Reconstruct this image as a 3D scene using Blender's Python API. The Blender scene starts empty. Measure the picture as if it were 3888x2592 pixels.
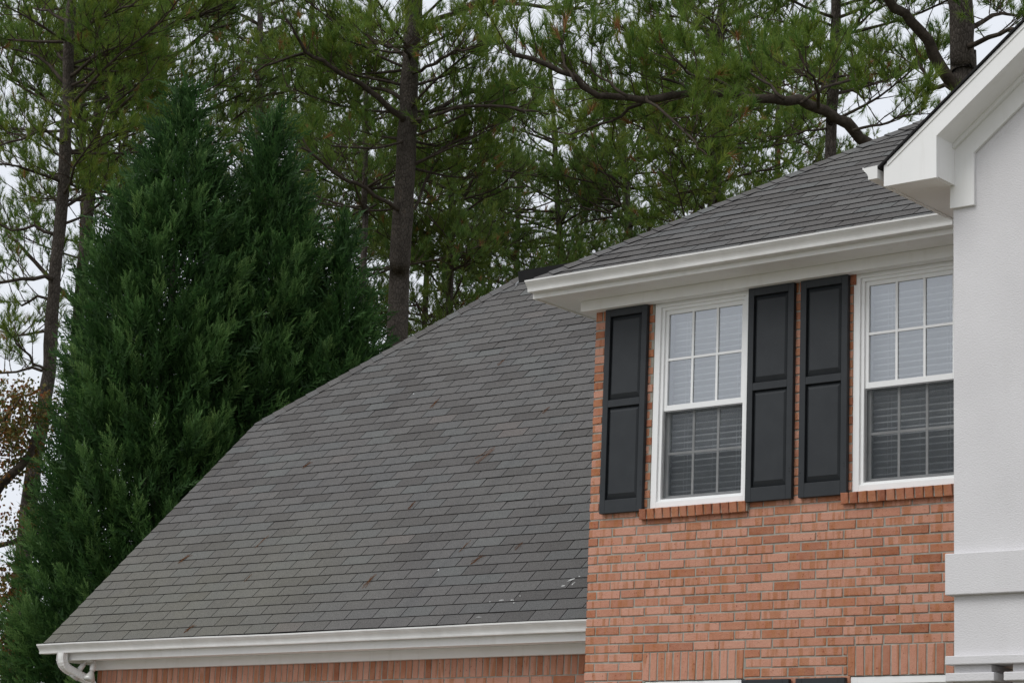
import bpy, math, random
import numpy as np
from mathutils import Matrix, Vector

scene = bpy.context.scene
col = scene.collection
R = math.radians

# ------------------------------------------------------------------ camera
cam_d = bpy.data.cameras.new('camera')
cam = bpy.data.objects.new('camera', cam_d)
col.objects.link(cam)
scene.camera = cam
cam_d.sensor_width = 36.0
cam_d.lens = 81.2
cam_d.clip_start, cam_d.clip_end = 0.1, 2000.0
YAW, PITCH, ROLL = R(39.643), R(13.011), R(2.427)
fwd = Vector((-math.sin(YAW) * math.cos(PITCH), math.cos(YAW) * math.cos(PITCH), math.sin(PITCH)))
rgt = Vector((math.cos(YAW), math.sin(YAW), 0.0))
upv = rgt.cross(fwd)
a_ = rgt * math.cos(ROLL) + upv * math.sin(ROLL)
b_ = upv * math.cos(ROLL) - rgt * math.sin(ROLL)
CAM = Vector((12.008, -15.637, 1.6))
cam.matrix_world = Matrix(((a_.x, b_.x, -fwd.x, CAM.x), (a_.y, b_.y, -fwd.y, CAM.y), (a_.z, b_.z, -fwd.z, CAM.z), (0, 0, 0, 1)))

# ------------------------------------------------------------------ light: an even overcast sky and a broad weak sun behind the cloud
SUN_EL, SUN_AZ = R(50), R(196)          # azimuth clockwise from +Y
world = bpy.data.worlds.new('World')
scene.world = world
world.use_nodes = True
wn, wl = world.node_tree.nodes, world.node_tree.links
wn.clear()
sky = wn.new('ShaderNodeTexSky'); sky.sky_type = 'NISHITA'; sky.sun_disc = False
sky.sun_elevation = SUN_EL; sky.sun_rotation = SUN_AZ; sky.air_density = 1.0; sky.dust_density = 6.0
hs = wn.new('ShaderNodeHueSaturation'); hs.inputs['Saturation'].default_value = 0.35
mx = wn.new('ShaderNodeMix'); mx.data_type = 'RGBA'; mx.inputs[0].default_value = 0.86
mx.inputs[7].default_value = (8.6, 9.0, 9.7, 1)
bg = wn.new('ShaderNodeBackground'); bg.inputs['Strength'].default_value = 0.1
wo = wn.new('ShaderNodeOutputWorld')
wl.new(sky.outputs[0], hs.inputs['Color']); wl.new(hs.outputs[0], mx.inputs[6]); wl.new(mx.outputs[2], bg.inputs[0]); wl.new(bg.outputs[0], wo.inputs[0])
sun_d = bpy.data.lights.new('sun', 'SUN'); sun_d.energy = 1.25; sun_d.angle = R(35); sun_d.color = (1.0, 0.98, 0.95)
sun = bpy.data.objects.new('sun', sun_d); col.objects.link(sun)
sdir = Vector((math.sin(SUN_AZ) * math.cos(SUN_EL), math.cos(SUN_AZ) * math.cos(SUN_EL), math.sin(SUN_EL)))
sun.rotation_euler = sdir.to_track_quat('Z', 'Y').to_euler()
sun.location = sdir * 60
scene.view_settings.view_transform = 'Standard'
scene.view_settings.look = 'None'
scene.view_settings.exposure = 0.08
scene.view_settings.gamma = 1.0
scene.render.engine = 'CYCLES'
scene.cycles.use_denoising = True
scene.cycles.denoising_prefilter = 'NONE'
scene.cycles.use_adaptive_sampling = False
scene.cycles.max_bounces = 5
scene.cycles.transparent_max_bounces = 12

# ------------------------------------------------------------------ materials
def new_mat(name, rough=0.7, spec=0.3):
    m = bpy.data.materials.new(name); m.use_nodes = True
    nt = m.node_tree
    p = nt.nodes['Principled BSDF']
    p.inputs['Roughness'].default_value = rough
    p.inputs['Specular IOR Level'].default_value = spec
    return m, nt, p
def nd(nt, t, **kw):
    n = nt.nodes.new(t)
    for k, v in kw.items(): setattr(n, k, v)
    return n
def noise(nt, scale, detail=4.0, vec=None, rough=0.6):
    n = nd(nt, 'ShaderNodeTexNoise'); n.inputs['Scale'].default_value = scale; n.inputs['Detail'].default_value = detail; n.inputs['Roughness'].default_value = rough
    if vec is not None: nt.links.new(vec, n.inputs['Vector'])
    return n
def ramp(nt, fac, stops):
    r = nd(nt, 'ShaderNodeValToRGB')
    el = r.color_ramp.elements
    while len(el) < len(stops): el.new(0.5)
    for e, (p, c) in zip(el, stops):
        e.position = p; e.color = (c[0], c[1], c[2], 1) if hasattr(c, '__len__') else (c, c, c, 1)
    nt.links.new(fac, r.inputs[0])
    return r
def mixc(nt, fac, a, b, mode='MIX'):
    m = nd(nt, 'ShaderNodeMix', data_type='RGBA', blend_type=mode)
    for s, i in ((fac, 0), (a, 6), (b, 7)):
        if hasattr(s, 'links') or isinstance(s, bpy.types.NodeSocket): nt.links.new(s, m.inputs[i])
        elif i == 0: m.inputs[0].default_value = s
        else: m.inputs[i].default_value = (s[0], s[1], s[2], 1)
    return m.outputs[2]
def math_(nt, op, a, b=None):
    m = nd(nt, 'ShaderNodeMath', operation=op)
    for s, i in ((a, 0), (b, 1)):
        if s is None: continue
        if isinstance(s, bpy.types.NodeSocket): nt.links.new(s, m.inputs[i])
        else: m.inputs[i].default_value = s
    return m.outputs[0]
def bump(nt, p, h, strength=0.3, dist=0.01):
    b = nd(nt, 'ShaderNodeBump'); b.inputs['Strength'].default_value = strength; b.inputs['Distance'].default_value = dist
    nt.links.new(h, b.inputs['Height']); nt.links.new(b.outputs[0], p.inputs['Normal'])
def pos(nt): return nd(nt, 'ShaderNodeNewGeometry').outputs['Position']
def piece_random(nt):
    """one random number per piece, whether the piece is an object or an island of a joined mesh"""
    oi = nd(nt, 'ShaderNodeObjectInfo'); g = nd(nt, 'ShaderNodeNewGeometry')
    return math_(nt, 'FRACT', math_(nt, 'ADD', math_(nt, 'MULTIPLY', oi.outputs['Random'], 7.31), g.outputs['Random Per Island']))
def vscale(nt, v, s, off=None):
    m = nd(nt, 'ShaderNodeVectorMath', operation='MULTIPLY'); nt.links.new(v, m.inputs[0]); m.inputs[1].default_value = s
    if off is None: return m.outputs[0]
    c = nd(nt, 'ShaderNodeCombineXYZ')
    for i in range(3): nt.links.new(off, c.inputs[i])
    a = nd(nt, 'ShaderNodeVectorMath', operation='ADD'); nt.links.new(m.outputs[0], a.inputs[0]); nt.links.new(c.outputs[0], a.inputs[1])
    return a.outputs[0]
def set_col(nt, p, c): nt.links.new(c, p.inputs['Base Color'])

def mat_brick(name='fired_brick', stops=((0.0, (0.36, 0.142, 0.084)), (0.12, (0.47, 0.212, 0.140)), (0.45, (0.56, 0.288, 0.208)), (0.72, (0.515, 0.248, 0.170)), (0.9, (0.42, 0.168, 0.090)), (1.0, (0.30, 0.105, 0.052)))):
    m, nt, p = new_mat(name, 0.88, 0.15)
    r = piece_random(nt); P = pos(nt); off = math_(nt, 'MULTIPLY', r, 60.0)
    base = ramp(nt, r, list(stops)).outputs[0]
    fl = noise(nt, 1.0, 2.0, vscale(nt, P, (17, 17, 1.6), off))
    flm = ramp(nt, fl.outputs[0], [(0.52, 0.0), (0.60, 1.0)]).outputs[0]
    c = mixc(nt, math_(nt, 'MULTIPLY', flm, 0.7), base, (0.36, 0.135, 0.05))
    cl = noise(nt, 9.0, 6.0, vscale(nt, P, (1, 1, 1), off))
    c = mixc(nt, ramp(nt, cl.outputs[0], [(0.3, 0.0), (0.75, 0.75)]).outputs[0], c, mixc(nt, 0.5, c, (0.57, 0.33, 0.235)))
    ch = noise(nt, 42.0, 5.0, vscale(nt, P, (1, 1, 1), off))
    c = mixc(nt, ramp(nt, ch.outputs[0], [(0.63, 0.0), (0.69, 0.8)]).outputs[0], c, (0.20, 0.045, 0.025))
    gr = noise(nt, 260.0, 2.0, P)
    c = mixc(nt, 0.35, c, mixc(nt, 1.0, c, gr.outputs[0], 'OVERLAY'))
    set_col(nt, p, c)
    bump(nt, p, math_(nt, 'ADD', gr.outputs[0], math_(nt, 'MULTIPLY', ch.outputs[0], 1.5)), 0.6, 0.006)
    return m
def mat_simple(name, c1, c2, scale, rough=0.7, spec=0.3, bs=0.0, bd=0.003, bscale=None, detail=5.0):
    m, nt, p = new_mat(name, rough, spec); P = pos(nt)
    n = noise(nt, scale, detail, P)
    set_col(nt, p, ramp(nt, n.outputs[0], [(0.3, c1), (0.7, c2)]).outputs[0])
    if bs: bump(nt, p, noise(nt, bscale or scale * 4, 3.0, P).outputs[0], bs, bd)
    return m
def mat_trim():
    m, nt, p = new_mat('white_painted_trim', 0.5, 0.35); P = pos(nt)
    n = noise(nt, 2.5, 5.0, P); s = noise(nt, 1.0, 4.0, vscale(nt, P, (9, 9, 1.2)))
    c = ramp(nt, n.outputs[0], [(0.3, (0.79, 0.788, 0.772)), (0.7, (0.84, 0.835, 0.82))]).outputs[0]
    c = mixc(nt, ramp(nt, s.outputs[0], [(0.55, 0.0), (0.8, 0.28)]).outputs[0], c, (0.55, 0.53, 0.47))
    set_col(nt, p, c); bump(nt, p, noise(nt, 35, 2.0, P).outputs[0], 0.05, 0.003)
    return m
def mat_shingle():
    m, nt, p = new_mat('asphalt_shingle', 0.95, 0.1)
    r = piece_random(nt); P = pos(nt)
    c = ramp(nt, r, [(0.0, (0.094, 0.089, 0.085)), (0.3, (0.114, 0.109, 0.105)), (0.6, (0.124, 0.119, 0.115)), (0.82, (0.115, 0.114, 0.112)), (0.94, (0.128, 0.130, 0.126)), (1.0, (0.134, 0.121, 0.114))]).outputs[0]
    st = noise(nt, 0.9, 5.0, P)
    c = mixc(nt, ramp(nt, st.outputs[0], [(0.5, 0.0), (0.75, 0.30)]).outputs[0], c, (0.140, 0.138, 0.126))
    rn = noise(nt, 1.0, 3.0, vscale(nt, P, (3.2, 0.35, 0.35)))
    c = mixc(nt, ramp(nt, rn.outputs[0], [(0.55, 0.0), (0.8, 0.45)]).outputs[0], c, (0.072, 0.072, 0.075))
    sp = nd(nt, 'ShaderNodeSeparateXYZ'); nt.links.new(P, sp.inputs[0])
    def band(sock, lo, hi):
        m_ = nd(nt, 'ShaderNodeMapRange', interpolation_type='SMOOTHSTEP'); nt.links.new(sock, m_.inputs[0]); m_.inputs[1].default_value = lo; m_.inputs[2].default_value = hi
        return m_.outputs[0]
    wob = noise(nt, 1.7, 4.0, P).outputs[0]
    damp = math_(nt, 'MULTIPLY', math_(nt, 'MULTIPLY', band(sp.outputs[0], -2.0, -.1), band(sp.outputs[2], 5.4, 3.9)), wob)      # runoff stain beside the wall
    c = mixc(nt, math_(nt, 'MULTIPLY', damp, 0.55), c, (0.080, 0.080, 0.082))
    lich = math_(nt, 'MULTIPLY', math_(nt, 'MULTIPLY', band(sp.outputs[0], -2.5, -4.8), band(sp.outputs[2], 5.6, 4.2)), wob)    # pale lichen over the low left end
    c = mixc(nt, lich, c, (0.150, 0.145, 0.118))
    g1 = noise(nt, 170.0, 2.0, P, 0.8)
    c = mixc(nt, 0.85, c, mixc(nt, 1.0, c, ramp(nt, g1.outputs[0], [(0.25, 0.02), (0.5, 0.5), (0.78, 1.0)]).outputs[0], 'OVERLAY'))
    set_col(nt, p, c); bump(nt, p, g1.outputs[0], 0.5, 0.003)
    return m
def mat_stucco():
    m, nt, p = new_mat('pale_stucco', 0.9, 0.15); P = pos(nt)
    n = noise(nt, 1.6, 5.0, P)
    c = ramp(nt, n.outputs[0], [(0.3, (0.630, 0.618, 0.624)), (0.7, (0.690, 0.678, 0.684))]).outputs[0]
    set_col(nt, p, c)
    b1 = noise(nt, 1.0, 3.0, vscale(nt, P, (62, 62, 105)))
    st = noise(nt, 1.0, 4.0, vscale(nt, P, (5, 5, .5)))
    c = mixc(nt, ramp(nt, st.outputs[0], [(0.55, 0.0), (0.8, 0.16)]).outputs[0], c, (0.50, 0.48, 0.45)); set_col(nt, p, c)
    bump(nt, p, b1.outputs[0], 0.42, 0.008)
    return m
def mat_bark():
    m, nt, p = new_mat('pine_bark', 0.95, 0.1); P = pos(nt)
    v = nd(nt, 'ShaderNodeTexVoronoi', feature='DISTANCE_TO_EDGE'); v.inputs['Scale'].default_value = 1.0
    nt.links.new(vscale(nt, P, (26, 26, 10)), v.inputs['Vector'])
    n = noise(nt, 7.0, 6.0, P)
    c = ramp(nt, n.outputs[0], [(0.25, (0.058, 0.049, 0.042)), (0.6, (0.108, 0.093, 0.081)), (0.8, (0.150, 0.110, 0.085))]).outputs[0]
    c = mixc(nt, ramp(nt, v.outputs[0], [(0.0, 0.75), (0.12, 0.0)]).outputs[0], c, (0.022, 0.018, 0.015))
    set_col(nt, p, c); bump(nt, p, v.outputs[0], 0.8, 0.03)
    return m
def mat_leaf(name, stops, trans=0.25, nscale=0.6, rough=0.6):
    """foliage: colour differs from leaf to leaf and from shoot to shoot (the 'tone' each shoot carries)"""
    m = bpy.data.materials.new(name); m.use_nodes = True; nt = m.node_tree; nt.nodes.clear()
    at = nd(nt, 'ShaderNodeAttribute', attribute_name='tone')
    g = nd(nt, 'ShaderNodeNewGeometry')
    f = math_(nt, 'ADD', math_(nt, 'MULTIPLY', at.outputs['Fac'], 0.75), math_(nt, 'MULTIPLY', g.outputs['Random Per Island'], 0.25))
    c = ramp(nt, f, stops).outputs[0]
    d = nd(nt, 'ShaderNodeBsdfPrincipled'); d.inputs['Roughness'].default_value = rough; d.inputs['Specular IOR Level'].default_value = 0.25
    nt.links.new(c, d.inputs['Base Color'])
    t = nd(nt, 'ShaderNodeBsdfTranslucent'); nt.links.new(c, t.inputs['Color'])
    mxs = nd(nt, 'ShaderNodeMixShader'); mxs.inputs[0].default_value = trans
    nt.links.new(d.outputs[0], mxs.inputs[1]); nt.links.new(t.outputs[0], mxs.inputs[2])
    o = nd(nt, 'ShaderNodeOutputMaterial'); nt.links.new(mxs.outputs[0], o.inputs[0])
    return m
def mat_glass(name='window_glass', gain=6.4):
    m = bpy.data.materials.new(name); m.use_nodes = True; nt = m.node_tree; nt.nodes.clear()
    fr = nd(nt, 'ShaderNodeFresnel'); fr.inputs['IOR'].default_value = 1.5
    f = math_(nt, 'MULTIPLY', fr.outputs[0], gain)       # reflection strength, raised or cut per sash to set pane brightness
    t = nd(nt, 'ShaderNodeBsdfTransparent'); t.inputs[0].default_value = (0.94, 0.96, 0.96, 1)
    gl = nd(nt, 'ShaderNodeBsdfGlossy'); gl.inputs['Roughness'].default_value = 0.02; gl.inputs['Color'].default_value = (0.93, 0.96, 1.0, 1)
    n = noise(nt, 1.8, 1.0, pos(nt)); b = nd(nt, 'ShaderNodeBump'); b.inputs['Strength'].default_value = 0.12; b.inputs['Distance'].default_value = 0.02
    nt.links.new(n.outputs[0], b.inputs['Height']); nt.links.new(b.outputs[0], gl.inputs['Normal'])
    mxs = nd(nt, 'ShaderNodeMixShader'); nt.links.new(f, mxs.inputs[0]); nt.links.new(t.outputs[0], mxs.inputs[1]); nt.links.new(gl.outputs[0], mxs.inputs[2])
    o = nd(nt, 'ShaderNodeOutputMaterial'); nt.links.new(mxs.outputs[0], o.inputs[0])
    return m
def mat_screen():
    m = bpy.data.materials.new('insect_screen'); m.use_nodes = True; nt = m.node_tree; nt.nodes.clear()
    t = nd(nt, 'ShaderNodeBsdfTransparent'); d = nd(nt, 'ShaderNodeBsdfDiffuse'); d.inputs[0].default_value = (0.035, 0.04, 0.045, 1)
    n = noise(nt, 5.0, 4.0, pos(nt))
    mxs = nd(nt, 'ShaderNodeMixShader'); nt.links.new(ramp(nt, n.outputs[0], [(0.3, 0.45), (0.7, 0.55)]).outputs[0], mxs.inputs[0])
    nt.links.new(t.outputs[0], mxs.inputs[1]); nt.links.new(d.outputs[0], mxs.inputs[2])
    o = nd(nt, 'ShaderNodeOutputMaterial'); nt.links.new(mxs.outputs[0], o.inputs[0])
    return m
M = dict(
    brick=mat_brick(), brick_red=mat_brick('fired_brick_red', ((0.0, (0.26, 0.085, 0.045)), (0.3, (0.36, 0.125, 0.065)), (0.6, (0.43, 0.170, 0.095)), (0.85, (0.38, 0.140, 0.060)), (1.0, (0.48, 0.225, 0.145)))),
    mortar=mat_simple('mortar', (0.25, 0.242, 0.205), (0.40, 0.385, 0.335), 14.0, 0.95, 0.1, 0.5, 0.003, 120),
    trim=mat_trim(), stucco=mat_stucco(), shingle=mat_shingle(),
    butt=mat_simple('asphalt_edge', (0.016, 0.016, 0.017), (0.028, 0.027, 0.027), 30.0, 0.95, 0.1),
    deck=mat_simple('roof_underlay_shade', (0.020, 0.020, 0.021), (0.034, 0.033, 0.033), 12.0, 0.95, 0.1),  # dark tone stands in for the shaded shingle seen through tab slots
    shutter=mat_simple('slate_shutter_paint', (0.018, 0.021, 0.0245), (0.025, 0.0285, 0.032), 6.0, 0.55, 0.35, 0.12, 0.002, 60),
    vinyl=mat_simple('white_vinyl', (0.85, 0.855, 0.85), (0.88, 0.885, 0.88), 3.0, 0.4, 0.4),
    gutter=mat_simple('white_aluminium', (0.66, 0.655, 0.635), (0.80, 0.795, 0.775), 3.5, 0.42, 0.45),
    blind=mat_simple('blind_slat', (0.84, 0.85, 0.86), (0.88, 0.885, 0.89), 4.0, 0.5, 0.3),
    dark=mat_simple('shade_black', (0.012, 0.013, 0.014), (0.02, 0.021, 0.022), 5.0, 0.9, 0.1),  # near-black painted in for unlit rooms and porch shade
    vent=mat_simple('black_plastic_vent', (0.005, 0.005, 0.005), (0.010, 0.010, 0.010), 9.0, 0.6, 0.3),
    metal=mat_simple('screen_bar', (0.16, 0.165, 0.17), (0.22, 0.22, 0.22), 9.0, 0.5, 0.4),
    glass=mat_glass(), glass_low=mat_glass('window_glass_dim', 1.8), screen=mat_screen(), bark=mat_bark(),  # lower panes: same glass, reflection weakened to look darker
    twig=mat_simple('twig_bark', (0.040, 0.030, 0.023), (0.075, 0.055, 0.042), 9.0, 0.95, 0.1),
    limb=mat_simple('limb_bark', (0.036, 0.029, 0.023), (0.088, 0.072, 0.058), 11.0, 0.95, 0.1, 0.7, 0.02, 30),
    needle=mat_leaf('pine_needles', [(0.0, (0.060, 0.142, 0.031)), (0.35, (0.128, 0.216, 0.037)), (0.7, (0.205, 0.268, 0.042)), (1.0, (0.295, 0.298, 0.050))], 0.45),
    needle_far=mat_leaf('pine_needles_far', [(0.0, (0.064, 0.140, 0.040)), (0.4, (0.130, 0.212, 0.046)), (1.0, (0.250, 0.280, 0.056))], 0.45),  # slightly duller green range for the background pines
    dead=mat_leaf('dead_needles', [(0.0, (0.20, 0.075, 0.025)), (0.5, (0.30, 0.14, 0.05)), (1.0, (0.22, 0.16, 0.05))]),
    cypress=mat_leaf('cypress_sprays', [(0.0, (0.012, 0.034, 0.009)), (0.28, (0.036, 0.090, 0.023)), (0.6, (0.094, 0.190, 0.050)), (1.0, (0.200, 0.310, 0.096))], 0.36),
    autumn=mat_leaf('autumn_leaves', [(0.0, (0.045, 0.075, 0.020)), (0.45, (0.09, 0.105, 0.025)), (0.7, (0.19, 0.11, 0.03)), (1.0, (0.30, 0.085, 0.03))], 0.35),
    lawn=mat_simple('dormant_lawn', (0.10, 0.095, 0.055), (0.17, 0.15, 0.095), 1.2, 0.95, 0.1, 0.6, 0.05, 20),
    drive=mat_simple('bounce_concrete', (0.36, 0.35, 0.33), (0.45, 0.44, 0.41), 0.8, 0.9, 0.15, 0.2, 0.004, 40),
    sealant=mat_simple('white_sealant', (0.55, 0.56, 0.56), (0.72, 0.72, 0.71), 20.0, 0.7, 0.2),
    bulb=mat_simple('frosted_bulb_glass', (0.42, 0.42, 0.40), (0.58, 0.58, 0.55), 12.0, 0.12, 0.8),
)

# ------------------------------------------------------------------ mesh helpers
def link(name, me, parent=None, loc=None):
    o = bpy.data.objects.new(name, me); col.objects.link(o)
    if parent is not None: o.parent = parent
    if loc is not None: o.location = loc
    return o
def tag(o, label=None, cat=None, group=None, kind=None):
    for k, v in (('label', label), ('category', cat), ('group', group), ('kind', kind)):
        if v: o[k] = v
    return o
def empty(name, loc=(0, 0, 0)):
    o = bpy.data.objects.new(name, None); col.objects.link(o); o.location = loc; o.empty_display_size = 0.3
    return o
class MB:
    """collects faces, then becomes one mesh"""
    def __init__(s): s.v, s.f, s.mi = [], [], []
    def add(s, vs, fs, mi=0):
        b = len(s.v); s.v += [tuple(v) for v in vs]; s.f += [tuple(b + i for i in f) for f in fs]
        s.mi += ([mi] * len(fs) if isinstance(mi, int) else list(mi))
        return s
    def box(s, x0, x1, y0, y1, z0, z1, mi=0):
        return s.add([(x0, y0, z0), (x1, y0, z0), (x1, y1, z0), (x0, y1, z0), (x0, y0, z1), (x1, y0, z1), (x1, y1, z1), (x0, y1, z1)],
                     [(0, 3, 2, 1), (4, 5, 6, 7), (0, 1, 5, 4), (1, 2, 6, 5), (2, 3, 7, 6), (3, 0, 4, 7)], mi)
    def prism(s, poly, ax, lo, hi, mi=0):
        """poly: 2D points in the other two axes (in x,y,z order), extruded along axis ax"""
        def p3(q, t):
            l = list(q); l.insert(ax, t); return tuple(l)
        n = len(poly)
        vs = [p3(q, lo) for q in poly] + [p3(q, hi) for q in poly]
        fs = [tuple(range(n - 1, -1, -1)), tuple(range(n, 2 * n))] + [(i, (i + 1) % n, n + (i + 1) % n, n + i) for i in range(n)]
        return s.add(vs, fs, mi)
    def mesh(s, name, mats, smooth=False):
        me = bpy.data.meshes.new(name); me.from_pydata(s.v, [], s.f)
        for m in (mats if isinstance(mats, (list, tuple)) else [mats]): me.materials.append(m)
        if any(s.mi): me.polygons.foreach_set('material_index', s.mi)
        if smooth: me.polygons.foreach_set('use_smooth', [True] * len(me.polygons))
        me.update()
        import bmesh
        bm = bmesh.new(); bm.from_mesh(me); bmesh.ops.recalc_face_normals(bm, faces=bm.faces); bm.to_mesh(me); bm.free()
        return me
    def build(s, name, mats, parent=None, smooth=False, bevel=0.0):
        o = link(name, s.mesh(name, mats, smooth), parent)
        if bevel:
            b = o.modifiers.new('bevel', 'BEVEL'); b.width = bevel; b.segments = 2; b.limit_method = 'ANGLE'; b.angle_limit = R(40)
        return o
def tube(path, radii, n=8, caps=True):
    P = np.array(path, float); m = len(P); vs, fs = [], []
    T = np.gradient(P, axis=0); T /= np.linalg.norm(T, axis=1)[:, None] + 1e-12
    u = np.cross(T[0], (0.31, 0.87, 0.21)); u /= np.linalg.norm(u)
    ang = np.linspace(0, 2 * math.pi, n, endpoint=False)
    for i in range(m):
        u = u - T[i] * (u @ T[i]); u /= np.linalg.norm(u); w = np.cross(T[i], u)
        for a in ang: vs.append(tuple(P[i] + radii[i] * (math.cos(a) * u + math.sin(a) * w)))
    for i in range(m - 1):
        for j in range(n): fs.append((i * n + j, i * n + (j + 1) % n, (i + 1) * n + (j + 1) % n, (i + 1) * n + j))
    if caps: fs += [tuple(range(n - 1, -1, -1)), tuple(range((m - 1) * n, m * n))]
    return vs, fs
def resample(P, step):
    """Catmull-Rom through the points; the last column may be a radius"""
    P = np.array(P, float); out = []
    Q = np.vstack([2 * P[0] - P[1], P, 2 * P[-1] - P[-2]])
    for i in range(len(P) - 1):
        p0, p1, p2, p3 = Q[i:i + 4]; k = max(2, int(np.linalg.norm((p2 - p1)[:3]) / step))
        for t in np.arange(k) / k:
            out.append(0.5 * (2 * p1 + (p2 - p0) * t + (2 * p0 - 5 * p1 + 4 * p2 - p3) * t * t + (3 * p1 - p0 - 3 * p2 + p3) * t ** 3))
    out.append(P[-1]); return np.array(out)
def tri_mesh(name, V, mats, tone=None, mi=None):
    """V (n,3,3): loose triangles"""
    n = len(V); me = bpy.data.meshes.new(name)
    me.vertices.add(3 * n); me.vertices.foreach_set('co', np.ascontiguousarray(V, np.float32).ravel())
    me.loops.add(3 * n); me.loops.foreach_set('vertex_index', np.arange(3 * n, dtype=np.int32))
    me.polygons.add(n); me.polygons.foreach_set('loop_start', np.arange(0, 3 * n, 3, dtype=np.int32))
    for m in (mats if isinstance(mats, (list, tuple)) else [mats]): me.materials.append(m)
    if mi is not None: me.polygons.foreach_set('material_index', np.asarray(mi, np.int32))
    if tone is not None:
        a = me.attributes.new('tone', 'FLOAT', 'POINT'); a.data.foreach_set('value', np.repeat(np.asarray(tone, np.float32), 3))
    me.update(calc_edges=True)
    return me
def dist_cam(p): return (Vector(p) - CAM).length

# ------------------------------------------------------------------ the setting
rng = random.Random(7)
nrg = np.random.default_rng(11)
mb = MB(); g = 500.0
mb.add([(-g, -g, 0), (g, -g, 0), (g, g, 0), (-g, g, 0)], [(0, 1, 2, 3)])
tag(mb.build('ground', M['lawn']), kind='structure')
mb = MB(); mb.box(-6.4, -0.6, -30, 0.45, -0.1, 0.012)  # unseen pale slab added to bounce light onto the house
tag(mb.build('bounce_driveway', M['drive']), kind='structure')

# ------------------------------------------------------------------ the house
house = empty('house')
tag(house, 'brick and stucco house with grey shingle roofs, white gutters and dark shutters', 'house')

CH, BL, JT = 0.0762, 0.2415, 0.0125            # king-size brick: course height, length, joint
def brick_mesh(w, h, d, seed, name='brick', mat='brick'):
    r = random.Random(seed); b = MB(); c = 0.0035
    j = lambda s=0.0022: r.uniform(-s, s)
    out = [(0, c, 0), (w, c, 0), (w, c, h), (0, c, h)]
    out = [(x + j(), y, z + j()) for x, y, z in out]
    fr = [(x + (c if x < w / 2 else -c) + j(.0012), 0 + j(.0006), z + (c if z < h / 2 else -c) + j(.0012)) for x, y, z in out]
    bk = [(x, d, z) for x, y, z in out]
    vs = fr + out + bk
    fs = [(0, 1, 2, 3)] + [(4 + i, 4 + (i + 1) % 4, (i + 1) % 4, i) for i in range(4)] + [(8 + i, 8 + (i + 1) % 4, 4 + (i + 1) % 4, 4 + i) for i in range(4)]
    b.add(vs, fs)
    return b.mesh(name, M[mat])
STRETCH = [brick_mesh(BL, CH - JT, 0.06, s) for s in range(6)]
SOLDIER = [brick_mesh(0.0650, 0.228, 0.06, 40 + s, 'soldier_brick') for s in range(5)]
REDB = [brick_mesh(BL, CH - JT, 0.06, 20 + s, mat='brick_red') for s in range(4)]
REDS = [brick_mesh(0.0650, 0.228, 0.06, 80 + s, 'soldier_brick', 'brick_red') for s in range(4)]
SILLB = [brick_mesh(0.0690, 0.088, 0.12, 60 + s, 'sill_brick', 'brick_red') for s in range(4)]

def course_bricks(x0, x1, z, odd, head=0.0965):
    """the bricks of one course as (x, width)"""
    out, x = [], x0
    if not odd: out.append((x, head)); x += head + JT
    while x < x1 - 0.02:
        w = min(BL, x1 - x); out.append((x, w)); x += BL + JT + rng.uniform(-.0015, .0015)
    return out
def cut(xa, w, z, holes):
    """parts of a brick left beside the openings"""
    seg = [(xa, xa + w)]
    for hx0, hx1, hz0, hz1 in holes:
        if z + CH - JT - .004 > hz0 and z + .004 < hz1:
            n = []
            for s0, s1 in seg:
                if s1 <= hx0 or s0 >= hx1: n.append((s0, s1)); continue
                if s0 < hx0 - .015: n.append((s0, hx0))
                if s1 > hx1 + .015: n.append((hx1, s1))
            seg = n
    return seg
Z0 = 3.457
WIN_X = ((0.63, 1.62), (2.60, 3.59))
SHUT_X = ((0.135, 0.583), (1.622, 2.068), (2.132, 2.578), (3.60, 4.05))
holes = []
for a, b in WIN_X:
    holes += [(a, b, 4.66, 6.5), (a - .07, b + .022, 4.597, 4.66), (a - .028, b - .002, 3.2284, Z0 - .001), (a, b, 1.42, 3.2284)]
# backing wall with its openings
BX1 = 8.0
mb = MB(); xs = [0.009, .63, 1.62, 2.60, 3.59, BX1]
for i in range(5):
    op = i in (1, 3)
    for z0, z1 in (((0, 1.42), (3.22, 4.64), (6.45, 6.6)) if op else ((0, 6.6),)): mb.box(xs[i], xs[i + 1], 0.006, 0.2, z0, z1)
mb.box(0.009, 0.2, 0.2, 8.0, 0, 6.6); mb.box(BX1 - .2, BX1, 0.2, 8.0, 0, 6.6); mb.box(0.2, BX1 - .2, 7.8, 8.0, 0, 6.6)
wall = mb.build('brick_wall', M['mortar'], house)
wall['label'] = 'salmon brick wall in running bond around the upstairs windows'
cand, rest = [], MB()
for i in range(-45, 38):
    z = Z0 + i * CH + JT / 2
    for xa, w in course_bricks(0.0, 5.2, z, i % 2 == 1):
        for s0, s1 in cut(xa, w, z, holes):
            hid = s0 > 3.5 or z < 3.16 or (z > 4.64 and any(a < s0 + .03 and s1 - .03 < b for a, b in SHUT_X))
            cand.append((hid, dist_cam((s0, 0, z)), s0, s1 - s0, z))
cand.sort()
for k, (hid, d, x, w, z) in enumerate(cand):
    me = REDB[rng.randrange(4)] if w < .15 and rng.random() < .75 else STRETCH[rng.randrange(6)]; dy = rng.uniform(-.004, .003)
    if k < 300 and not hid:
        o = link('brick', me, wall, (x, dy, z + rng.uniform(-.001, .001))); o.scale.x = w / BL; o.rotation_euler.y = rng.uniform(-.003, .003)
    else:
        rest.add([(x + v.co.x * w / BL, dy + v.co.y, z + v.co.z) for v in me.vertices], [tuple(p.vertices) for p in me.polygons], 1 if me in REDB else 0)
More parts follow.
